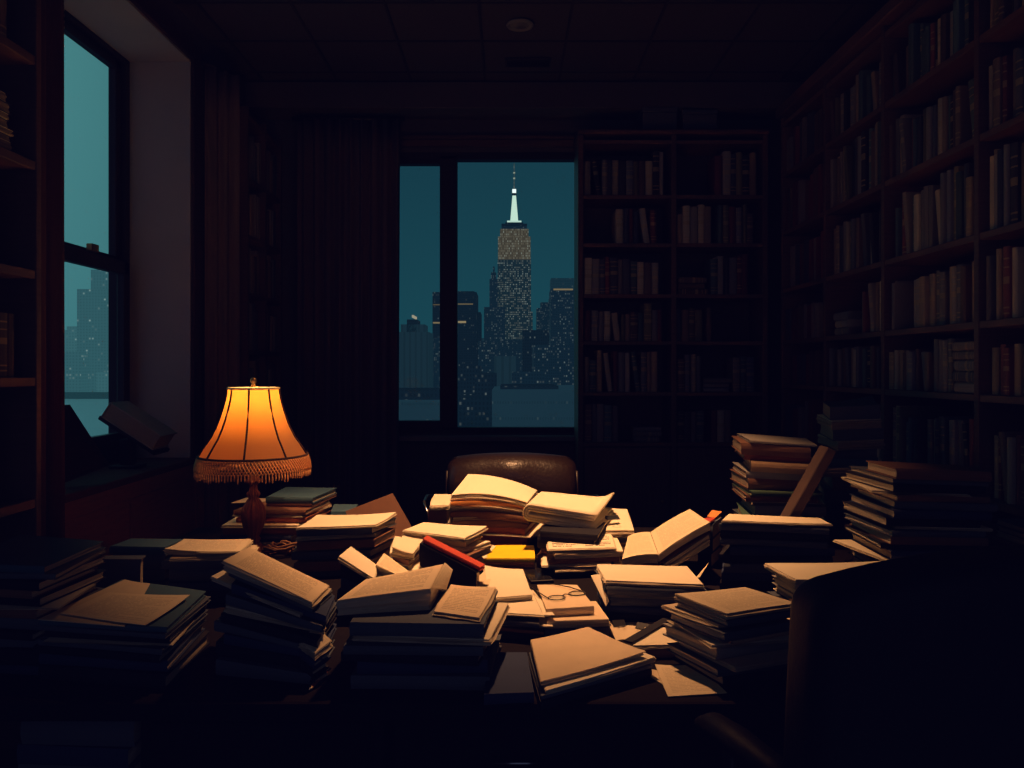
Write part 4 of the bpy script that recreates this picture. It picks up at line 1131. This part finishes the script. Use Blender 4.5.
# W leaning board
def board():
    b0, t0 = P(768, 553, 2.62), P(828, 447, 2.62)
    b1, t1 = P(768, 0, 2.62), None
    nrm = (t0 - b0).normalized(); side = Vector((nrm.z, 0, -nrm.x)) * .034
    dy = Vector((0, .07, 0))
    bm = bmesh.new()
    vs = [b0, b0 + side, t0 + side, t0]
    cen = b0.copy()
    lo = [bm.verts.new(p - cen) for p in vs]; hi = [bm.verts.new(p + dy - cen) for p in vs]
    bm.faces.new(lo); bm.faces.new(hi[::-1])
    for i in range(4): bm.faces.new((lo[i], hi[i], hi[(i + 1) % 4], lo[(i + 1) % 4]))
    bmesh.ops.recalc_face_normals(bm, faces=bm.faces[:])
    bmesh.ops.bevel(bm, geom=bm.edges[:], offset=.003, segments=1, affect='EDGES')
    e = empty('hardback_book', cen)
    bm_obj('cover', bm, surf('ledger cloth', (.10, .06, .042), .8), e)
    tag(e, 'long brown ledger leaning to the right between the tall piles', 'book')
board()
# X2
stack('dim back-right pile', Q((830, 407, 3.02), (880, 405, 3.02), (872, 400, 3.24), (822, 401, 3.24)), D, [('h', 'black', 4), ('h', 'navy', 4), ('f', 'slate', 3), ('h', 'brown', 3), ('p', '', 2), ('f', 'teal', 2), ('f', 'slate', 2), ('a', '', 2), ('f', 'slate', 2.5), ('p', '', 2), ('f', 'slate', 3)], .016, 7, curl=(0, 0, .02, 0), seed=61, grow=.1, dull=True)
# Y
YC = [Vector((1.10, 2.29, 1.085)), Vector((1.375, 2.29, 1.075)), Vector((1.375, 2.56, 1.075)), Vector((1.10, 2.58, 1.085))]
stack('tall ragged pile behind the black armchair', YC, D, [('h', 'black', 1.6), ('f', 'slate', 1.3), ('f', 'black', 1.6), ('f', 'slate', 1.2), ('p', '', .5), ('f', 'navy', 1.7), ('f', 'black', 1.2), ('f', 'brown', 1.5), ('f', 'slate', 1.1), ('p', '', .6), ('f', 'black', 1.6), ('h', 'navy', 1.6), ('f', 'slate', 1.4), ('f', 'brown', 1.2), ('p', '', .5), ('f', 'black', 1.4), ('f', 'slate', 1)], .022, 5, seed=63)
item('h', 'brown', [Vector((1.10, 2.27, 1.116)), Vector((1.37, 2.27, 1.106)), Vector((1.37, 2.44, 1.106)), Vector((1.10, 2.46, 1.116))], .0295, 'small brown book on top of the ragged pile behind armchair', spine=0)
# AA
stack('pile half hidden by armchair', QZ(.912, (796, 579), (905, 579), (888, 563), (765, 563)), D, [('h', 'black', 3), ('p', '', 1), ('f', 'slate', 2), ('p', '', 1.4), ('f', 'grey', 1.4), ('a', '', 1.2), ('p', '', 1)], .016, 6, curl=(0, .004, .006, 0), seed=65)
# AB
stack('fanned front-right pile', QZ(.904, (727, 613), (797, 602.5), (745, 587), (675, 593.5)), D, [('h', 'black', 3), ('f', 'slate', 2), ('a', '', 1.2), ('h', 'grey', 3), ('p', '', .8), ('f', 'tan', 1), ('f', 'slate', 2), ('a', '', 1), ('f', 'slate', 1.6), ('w', '', 1.6)], .014, 7, seed=67, grow=.14)
# AC
stack('flat folders at the centre front edge', QZ(.777, (541, 696), (652, 664), (592, 632), (529, 652)), D, [('h', 'black', 2), ('f', 'slate', 1)], .004, 2, seed=69)
item('p', '', QZ(.787, (546, 690), (655, 659), (598, 631), (535, 648)), .009, 'thin cream bundle between the two folders at the centre front edge', curl=(0, .004, 0, 0))
item('f', 'manila', QZ(.797, (541, 681), (646, 654.5), (588, 626.5), (531, 641)), .0085, 'large manila folder on top at the centre front edge', curl=(0, .008, 0, .004), spine=3)
item('h', 'navy', QZ(.772, (484, 694), (534, 692), (527, 652), (489, 652)), .020, 'flat dark book left of the folders at the front edge', spine=0)
# AD
stack('small wedge of cards right of the front folders', QZ(.78, (633, 645), (685, 644), (671, 627), (645, 627)), D, [('h', 'brown', 1.6), ('p', '', 1)], .003, 2, seed=71)
item('s', 'aged', QZ(.752, (616, 640), (640, 637), (660, 622), (608, 622)), .0012, 'cream sheet scattered with clips behind the wedge of cards')
rl = empty('ruler', PZ(628, 642, .783)); rl.location.z = .7812
e0 = PZ(628, 642, .783); e1 = PZ(667, 619.5, .783)
dv = (e1 - e0); dv.z = 0; pv = Vector((-dv.y, dv.x, 0)).normalized() * .011
bm = bmesh.new(); zz = Vector((0, 0, .004))
vs = [-pv, dv - pv, dv + pv, pv]
lo = [bm.verts.new(p) for p in vs]; hi = [bm.verts.new(p + zz) for p in vs]
bm.faces.new(lo[::-1]); bm.faces.new(hi)
for i in range(4): bm.faces.new((lo[i], lo[(i + 1) % 4], hi[(i + 1) % 4], hi[i]))
bm_obj('ruler_body', bm, M['black'], rl)
tag(rl, 'dark ruler lying slanted across the wedge of cards', 'ruler')
clip(PZ(620, 626, .754), .2, .016, 'left black binder clip on the sheet behind the ruler')
clip(PZ(641, 629, .754), -.6, .016, 'right black binder clip on the sheet behind the ruler')
# AE
item('s', 'faint', QZ(.7535, (668, 696), (727, 693), (699, 664.5), (655, 665.5)), .0012, 'lone cream sheet flat on the desk edge at right front', curl=(0, .002, 0, .003))
item('s', 'aged', QZ(.7525, (650, 676), (663, 684), (664, 672), (648, 668)), .001, 'small scrap of paper left of the lone sheet')
# AF fallen notepad and pencil
NPQ = [P(301, 640, 1.655), P(315, 653, 1.63), P(331, 640, 1.68), P(316, 625, 1.72)]
stack('small black notebooks by the slanting pile', [v - Vector((0, 0, .018)) for v in NPQ], D, [('h', 'black', 1), ('h', 'black', 1), ('h', 'navy', 1)], .003, 3, seed=93)
item('w', '', NPQ, .015, 'small written notepad tilted between slanting pile and front pile')
pa, pb = PZ(309, 689, .757), PZ(326, 671, .757)
pe = empty('pencil', pa); pe.location.z = .7555; dd = pb - pa; dd.z = 0
tube('pencil_body', [dd * .12, dd], .0042, M['pencil'], pe, 6, False); tube('pencil_tip', [dd * .0, dd * .12], [.0006, .004], M['ribbon'], pe, 6)
tag(pe, 'red pencil lying between the slanting pile and the front middle pile', 'pencil')
# papers on the right cabinet ledge
stack('papers on the right ledge', [Vector((1.475, 2.18, .945)), Vector((1.59, 2.18, .945)), Vector((1.59, 2.42, .945)), Vector((1.475, 2.42, .945))], .8906, [('p', '', 1), ('f', 'slate', 1), ('f', 'teal', 1)], .004, 2, seed=73)  # teal of the top folder imitates the teal light on the ledge

# ------------------------------------------------------------------ the city outside
def city_mat(name, haze, wall, lit_col, prob, cw, fh, strength=1.0, seed=0.0, ww=.55, wh=.55, warm_band=None):
    m, nt, out = newmat(name)
    uv = N(nt, 'ShaderNodeTexCoord').outputs['UV']
    s = N(nt, 'ShaderNodeSeparateXYZ'); nt.links.new(uv, s.inputs[0])
    u = math_n(nt, 'DIVIDE', s.outputs[0], cw); v = math_n(nt, 'DIVIDE', s.outputs[1], fh)
    fu, fv = math_n(nt, 'FRACT', u), math_n(nt, 'FRACT', v)
    cell = N(nt, 'ShaderNodeCombineXYZ'); nt.links.new(math_n(nt, 'FLOOR', u), cell.inputs[0]); nt.links.new(math_n(nt, 'FLOOR', v), cell.inputs[1]); cell.inputs[2].default_value = seed
    wn = N(nt, 'ShaderNodeTexWhiteNoise', noise_dimensions='3D'); nt.links.new(cell.outputs[0], wn.inputs['Vector'])
    win = math_n(nt, 'MULTIPLY', math_n(nt, 'LESS_THAN', fu, ww), math_n(nt, 'LESS_THAN', fv, wh))
    on = math_n(nt, 'GREATER_THAN', wn.outputs['Value'], 1 - prob)
    inten = math_n(nt, 'POWER', math_n(nt, 'DIVIDE', math_n(nt, 'SUBTRACT', wn.outputs['Value'], 1 - prob), prob), 2.0)
    lit = math_n(nt, 'MULTIPLY', math_n(nt, 'MULTIPLY', win, on), math_n(nt, 'ADD', .25, inten))
    sc = N(nt, 'ShaderNodeSeparateColor'); nt.links.new(wn.outputs['Color'], sc.inputs[0])
    lc = mixc(nt, sc.outputs[0], lit_col, (.55, .62, .55))
    base = mixc(nt, math_n(nt, 'MULTIPLY', win, .55), wall, dark(wall, .55))
    d = N(nt, 'ShaderNodeBsdfDiffuse'); nt.links.new(base, d.inputs[0])
    e1 = N(nt, 'ShaderNodeEmission'); nt.links.new(mixc(nt, math_n(nt, 'MULTIPLY', win, .3), haze, dark(haze, .6)), e1.inputs[0])  # haze veil painted in: walls emit the airlight colour themselves
    e2 = N(nt, 'ShaderNodeEmission'); nt.links.new(lc, e2.inputs[0]); nt.links.new(math_n(nt, 'MULTIPLY', lit, strength), e2.inputs[1])
    a1 = N(nt, 'ShaderNodeAddShader'); a2 = N(nt, 'ShaderNodeAddShader')
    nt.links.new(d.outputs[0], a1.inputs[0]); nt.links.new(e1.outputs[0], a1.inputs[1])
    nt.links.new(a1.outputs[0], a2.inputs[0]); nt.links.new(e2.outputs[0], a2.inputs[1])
    nt.links.new(a2.outputs[0], out.inputs[0]); return m
GZ = -46.0
WARM = (1.0, .72, .38)
H1 = (.0035, .0150, .0250); H2 = (.0030, .0115, .0200); H3 = (.0055, .0240, .0350); HL = (.0230, .0850, .1000)  # airlight colours that the city surfaces emit
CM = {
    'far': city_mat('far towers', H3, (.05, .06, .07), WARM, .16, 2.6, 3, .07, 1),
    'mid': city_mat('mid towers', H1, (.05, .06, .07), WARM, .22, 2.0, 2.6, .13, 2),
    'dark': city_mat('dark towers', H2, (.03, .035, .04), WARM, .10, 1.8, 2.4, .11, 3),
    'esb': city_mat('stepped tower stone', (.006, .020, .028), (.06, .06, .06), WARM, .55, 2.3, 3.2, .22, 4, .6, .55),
    'esb_lit': city_mat('floodlit stone', (.055, .046, .030), (.06, .06, .06), WARM, .7, 2.3, 3.6, .2, 5, .6, .7),  # floodlighting put into the stone as a warm emission
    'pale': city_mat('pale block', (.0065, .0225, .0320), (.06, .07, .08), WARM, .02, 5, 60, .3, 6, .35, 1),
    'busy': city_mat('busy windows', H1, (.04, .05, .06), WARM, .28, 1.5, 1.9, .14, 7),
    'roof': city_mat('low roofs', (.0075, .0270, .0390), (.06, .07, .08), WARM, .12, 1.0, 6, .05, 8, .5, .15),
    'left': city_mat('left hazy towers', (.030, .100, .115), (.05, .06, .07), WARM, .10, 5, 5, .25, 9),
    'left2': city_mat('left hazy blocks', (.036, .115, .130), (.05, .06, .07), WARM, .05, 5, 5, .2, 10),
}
def bld_mesh(bm, x0, x1, y0, y1, z0, z1, mi=0, uvl=None, taper=0.0):
    dx, dy = (x1 - x0) * taper / 2, (y1 - y0) * taper / 2
    lo = [bm.verts.new(p) for p in ((x0, y0, z0), (x1, y0, z0), (x1, y1, z0), (x0, y1, z0))]
    hi = [bm.verts.new(p) for p in ((x0 + dx, y0 + dy, z1), (x1 - dx, y0 + dy, z1), (x1 - dx, y1 - dy, z1), (x0 + dx, y1 - dy, z1))]
    w = x1 - x0; d = y1 - y0
    for i, (L, off) in enumerate(((w, 0), (d, 300), (w, 600), (d, 900))):
        j = (i + 1) % 4
        f = bm.faces.new((lo[i], lo[j], hi[j], hi[i])); f.material_index = mi
        for lp, c in zip(f.loops, ((off, z0), (off + L, z0), (off + L, z1), (off, z1))): lp[uvl].uv = (c[0] + .1, c[1] + 200)
    f = bm.faces.new(hi); f.material_index = mi
    for lp in f.loops: lp[uvl].uv = (.9 * 3.0, .9 * 3.0)
def tower(px0, px1, py, d, mat, label, depth=40, extras=(), name='skyscraper'):
    """extras: (px0, px1, py_top) boxes standing on the roof"""
    x0, x1 = P(px0, 0, d).x, P(px1, 0, d).x; zt_ = P(0, py, d).z
    base = Vector(((x0 + x1) / 2, d + depth / 2, GZ))
    e = empty(name, base)
    bm = bmesh.new(); uvl = bm.loops.layers.uv.new('UVMap')
    bld_mesh(bm, x0 - base.x, x1 - base.x, -depth / 2, depth / 2, 0, zt_ - GZ, 0, uvl)
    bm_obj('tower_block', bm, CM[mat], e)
    z = zt_ - GZ
    for q in extras:
        a, b, yy = q[:3]; m2 = q[3] if len(q) > 3 else mat
        nm = q[4] if len(q) > 4 else 'roof_block'
        bm = bmesh.new(); uvl = bm.loops.layers.uv.new('UVMap')
        z2 = P(0, yy, d).z - GZ; z0 = z
        if len(q) > 5: z0 = P(0, q[5], d).z - GZ
        bld_mesh(bm, P(a, 0, d).x - base.x, P(b, 0, d).x - base.x, -depth * .35, depth * .35, z0, z2, 0, uvl)
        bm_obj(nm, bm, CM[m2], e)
    tag(e, label, 'building', 'towers beyond the windows'); return e
M['band'] = emit_mat('lit floor', (1.0, .75, .42), .30)
M['beacon'] = emit_mat('roof beacon', (1, .85, .6), .35)
CM['band'] = M['band']; CM['beacon'] = M['beacon']
# through the back window, nearest first
tower(392, 429, 332, 700, 'pale', 'pale slab tower with dark vertical stripes at left of the city window', 40, [(400, 424, 324, 'pale'), (406, 416, 319, 'dark'), (411, 412.5, 314.5, 'beacon', 'beacon', 317)])
tower(428, 440, 338, 760, 'busy', 'narrow tower with speckled windows beside the pale slab tower', 30)
tower(432.5, 476.5, 292, 820, 'dark', 'broad dark tower with lit bands behind the window mullion', 50, [(447, 474, 290.5, 'dark')])
o_ = bpy.data.objects
def band(parent_lbl, px0, px1, py0, py1, d, s=.3):
    e = [o for o in o_ if o.get('label') == parent_lbl][0]
    b = e.location
    c0, c1 = P(px0, py1, d - .4), P(px1, py0, d - .4)
    m = box('lit_band', Vector((c0.x, d - .5, c0.z)) - b, Vector((c1.x, d - .1, c1.z)) - b, emit_mat('lit band', WARM, s), e, 0)
L_ = 'broad dark tower with lit bands behind the window mullion'
band(L_, 433, 441, 304.2, 305.2, 820, .10); band(L_, 456, 473, 303.5, 304.6, 820, .14); band(L_, 458, 466, 321, 323, 820, .28); band(L_, 433, 440, 322, 323.5, 820, .2)
tower(477.8, 480.5, 312, 825, 'dark', 'low dark wing attached right of the broad dark tower', 40)
tower(484, 505, 307, 1050, 'mid', 'grey tower standing just left of the spired skyscraper base', 40)
tower(489.5, 497.5, 279, 1150, 'mid', 'slim stepped tower close left of the spired skyscraper', 30, [(491, 496, 272), (493, 494.5, 266)])
tower(551, 580, 289, 900, 'mid', 'flat-topped tower with a lit top floor at right of the city window', 40, [(551.5, 580, 277.5, 'far')])
band('flat-topped tower with a lit top floor at right of the city window', 553.5, 573, 288.6, 290.2, 900, .2)
tower(537, 553, 308, 1000, 'busy', 'small crowded tower left of the flat-topped tower', 30, [(541, 549, 302), (549.5, 551, 298)])
tower(523, 549, 330, 640, 'dark', 'dark mid-rise block below the spired skyscraper at right', 30)
tower(534, 582, 345, 560, 'busy', 'wide block with many lit windows below the flat-topped tower', 40)
tower(494, 516, 356, 540, 'pale', 'short pale ribbed block under the spired skyscraper', 30)
tower(478, 497, 341, 620, 'busy', 'mid-rise with scattered lights left of the pale ribbed block', 30)
tower(455, 480, 366, 480, 'dark', 'dark low-rise in front of the broad dark tower', 30)
tower(475, 496, 373, 430, 'dark', 'dark roofline between low-rise and pale ribbed block', 30)
tower(512, 545, 372, 430, 'busy', 'low block with lights above the long pale roof', 20)
tower(492, 600, 390, 300, 'roof', 'long pale low building along the bottom of the city window', 60, [(500, 560, 386.5, 'dark'), (560, 590, 388, 'roof'), (493, 599, 392.5, 'dark', 'ledge', 394.5), (494, 600, 397, 'dark', 'ledge', 399), (494, 600, 405, 'dark', 'ledge', 406)])
tower(440, 494, 398, 370, 'dark', 'dark low building left of the long pale one', 40)
tower(380, 442, 390, 340, 'dark', 'dark low building under the pale slab tower', 40)
tower(380, 440, 402, 290, 'roof', 'pale low roof at bottom left of the city window', 20)
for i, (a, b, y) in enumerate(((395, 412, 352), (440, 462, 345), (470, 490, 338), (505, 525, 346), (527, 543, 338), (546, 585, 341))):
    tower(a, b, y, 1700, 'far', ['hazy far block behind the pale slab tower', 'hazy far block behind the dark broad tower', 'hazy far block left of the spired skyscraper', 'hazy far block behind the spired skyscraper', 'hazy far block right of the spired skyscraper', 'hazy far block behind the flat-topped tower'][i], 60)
# spired skyscraper
def spire():
    d = 1200; cxp = 514.3
    base = Vector((P(cxp, 0, d).x, d + 20, GZ)); e = empty('skyscraper', base)
    def seg(nm, hw, y0, y1, mat, dep=1.0, taper=0):
        bm = bmesh.new(); uvl = bm.loops.layers.uv.new('UVMap'); w = hw * d / F
        z0 = max(0, P(0, y0, d).z - GZ); z1 = P(0, y1, d).z - GZ
        bld_mesh(bm, -w, w, -w * dep, w * dep, z0, z1, 0, uvl, taper)
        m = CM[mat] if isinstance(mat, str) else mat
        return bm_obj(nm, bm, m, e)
    seg('podium', 22, 420, 340, 'mid'); seg('lower_tier', 18.2, 340, 312, 'esb')
    seg('shaft', 16.6, 312, 260, 'esb'); seg('floodlit_tier', 16.2, 260, 237, 'esb_lit'); seg('crown', 14.2, 237, 229, 'esb_lit'); seg('crown', 12.6, 229, 226, 'mid'); seg('parapet', 12.8, 226, 223.5, 'dark'); seg('mast_base', 9, 223.5, 221.5, 'dark')
    lit = emit_mat('lit mast', (.72, .95, .78), .85); lit2 = emit_mat('lit ring', (.75, 1, .85), .7)
    seg('lit_ring', 7.2, 221.5, 219.5, lit2); seg('mast', 4.0, 219.5, 193, lit, 1, .55); seg('mast_collar', 2.2, 193, 190.5, 'dark'); seg('lantern', 1.9, 190.5, 186.5, emit_mat('lantern', (.9, 1, .95), 1.2))
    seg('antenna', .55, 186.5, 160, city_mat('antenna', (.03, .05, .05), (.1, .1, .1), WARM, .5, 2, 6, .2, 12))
    for y in (175, 169.5): seg('antenna_light', .9, y + .8, y - .4, emit_mat('antenna light', (.6, .65, .5), .5))
    tag(e, 'tall stepped skyscraper with floodlit crown and glowing white spire', 'building', 'towers beyond the windows')
spire()
# through the side window
LD = 1330
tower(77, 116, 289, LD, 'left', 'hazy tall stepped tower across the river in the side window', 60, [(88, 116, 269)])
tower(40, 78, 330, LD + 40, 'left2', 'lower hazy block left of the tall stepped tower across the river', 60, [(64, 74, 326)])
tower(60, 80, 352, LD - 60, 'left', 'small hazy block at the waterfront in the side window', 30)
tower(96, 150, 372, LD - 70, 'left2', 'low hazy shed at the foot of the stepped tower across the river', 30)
def plane(name, x0, x1, y0, y1, z, mat):
    bm = bmesh.new(); bm.faces.new([bm.verts.new(p) for p in ((x0, y0, z), (x1, y0, z), (x1, y1, z), (x0, y1, z))])
    return struct(bm_obj(name, bm, mat))
gm, nt, out = newmat('city ground')
e_ = N(nt, 'ShaderNodeEmission'); e_.inputs[0].default_value = (*H2, 1); d_ = N(nt, 'ShaderNodeBsdfDiffuse'); d_.inputs[0].default_value = (.02, .02, .025, 1)  # ground emits a haze colour in place of air glow
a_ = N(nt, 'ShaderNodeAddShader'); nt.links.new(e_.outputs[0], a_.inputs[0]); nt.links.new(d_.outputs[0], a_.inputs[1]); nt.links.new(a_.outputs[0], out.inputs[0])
plane('city_ground', -3500, 3500, 30, 4000, GZ - .5, gm)
wm, nt, out = newmat('river water')
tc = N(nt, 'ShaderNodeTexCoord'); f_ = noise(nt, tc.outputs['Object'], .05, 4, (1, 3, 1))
d_ = N(nt, 'ShaderNodeEmission'); nt.links.new(mixc(nt, f_, (.020, .075, .088), (.036, .115, .128)), d_.inputs[0])  # sky light on the water painted in as emission
gl = N(nt, 'ShaderNodeBsdfGlossy'); gl.inputs[0].default_value = (.3, .3, .3, 1); gl.inputs['Roughness'].default_value = .3
a_ = N(nt, 'ShaderNodeAddShader'); nt.links.new(d_.outputs[0], a_.inputs[0]); nt.links.new(gl.outputs[0], a_.inputs[1]); nt.links.new(a_.outputs[0], out.inputs[0])
plane('river', -2200, -180, 120, LD - 90, GZ, wm)
# shore line
bm = bmesh.new(); uvl = bm.loops.layers.uv.new('UVMap')
bld_mesh(bm, -1100, -260, -8, 8, 0, 10, 0, uvl)
sh = bm_obj('embankment', bm, emit_mat('embankment haze', (.012, .045, .055), 1.0), None, Vector((0, LD - 95, GZ))); struct(sh)  # embankment glows in a haze colour, no light falls on it

# ------------------------------------------------------------------ world
w = bpy.data.worlds.new('night sky and fill'); SC.world = w; w.use_nodes = True
nt = w.node_tree; nt.nodes.clear()
out = N(nt, 'ShaderNodeOutputWorld'); bg = N(nt, 'ShaderNodeBackground')
tc = N(nt, 'ShaderNodeTexCoord'); s = N(nt, 'ShaderNodeSeparateXYZ'); nt.links.new(tc.outputs['Generated'], s.inputs[0])
rx = N(nt, 'ShaderNodeMapRange', interpolation_type='SMOOTHSTEP'); nt.links.new(s.outputs[0], rx.inputs[0]); rx.inputs[1].default_value = -.2; rx.inputs[2].default_value = -.5
rz = N(nt, 'ShaderNodeMapRange'); nt.links.new(s.outputs[2], rz.inputs[0]); rz.inputs[1].default_value = 0.0; rz.inputs[2].default_value = .35
ry = N(nt, 'ShaderNodeMapRange', interpolation_type='SMOOTHSTEP'); nt.links.new(s.outputs[1], ry.inputs[0]); ry.inputs[1].default_value = .25; ry.inputs[2].default_value = -.25
c_back = mixc(nt, rz.outputs[0], (.0095, .064, .085), (.0075, .038, .056))
c_left = mixc(nt, rz.outputs[0], (.052, .185, .205), (.070, .235, .245))
c1 = mixc(nt, rx.outputs[0], c_back, c_left)
c2 = mixc(nt, ry.outputs[0], c1, (.056, .062, .104))  # blue fill added behind the camera, enters by the room's open side
nt.links.new(c2, bg.inputs[0]); bg.inputs[1].default_value = 1.0
nt.links.new(bg.outputs[0], out.inputs[0])

# ------------------------------------------------------------------ lights
sd = bpy.data.lights.new('pool_light', 'SPOT'); sd.energy = 375; sd.color = (1.0, .475, .20); sd.spot_size = R(66.5); sd.spot_blend = 1.0; sd.shadow_soft_size = .05
so_ = bpy.data.objects.new('pool_light', sd); COL.objects.link(so_); so_.location = (.06, 2.95, 3.0)
tgt = Vector((.06, 2.68, .8)); so_.rotation_euler = (tgt - so_.location).to_track_quat('-Z', 'Y').to_euler()

# ------------------------------------------------------------------ camera, colour
cam = bpy.data.cameras.new('camera'); co = bpy.data.objects.new('camera', cam); COL.objects.link(co)
co.location = (0, 0, EYE); co.rotation_euler = (R(90), 0, 0)
cam.sensor_width = 36; cam.lens = F / 1024 * 36
cam.shift_x = (512 - CX) / 1024; cam.shift_y = -(384 - CY) / 1024
cam.clip_start = .05; cam.clip_end = 6000
SC.camera = co
vs_ = SC.view_settings
vs_.view_transform = 'Standard'; vs_.look = 'None'; vs_.exposure = 0; vs_.gamma = 1
vs_.use_curve_mapping = True
cm = vs_.curve_mapping
for i, lift in ((0, .0007), (1, .0006), (2, .0046)):
    cm.curves[i].points[0].location = (0, lift)
cm.update()
SC.cycles.use_denoising = True
SC.cycles.max_bounces = 8
SC.cycles.sample_clamp_indirect = 4
bpy.context.view_layer.update()
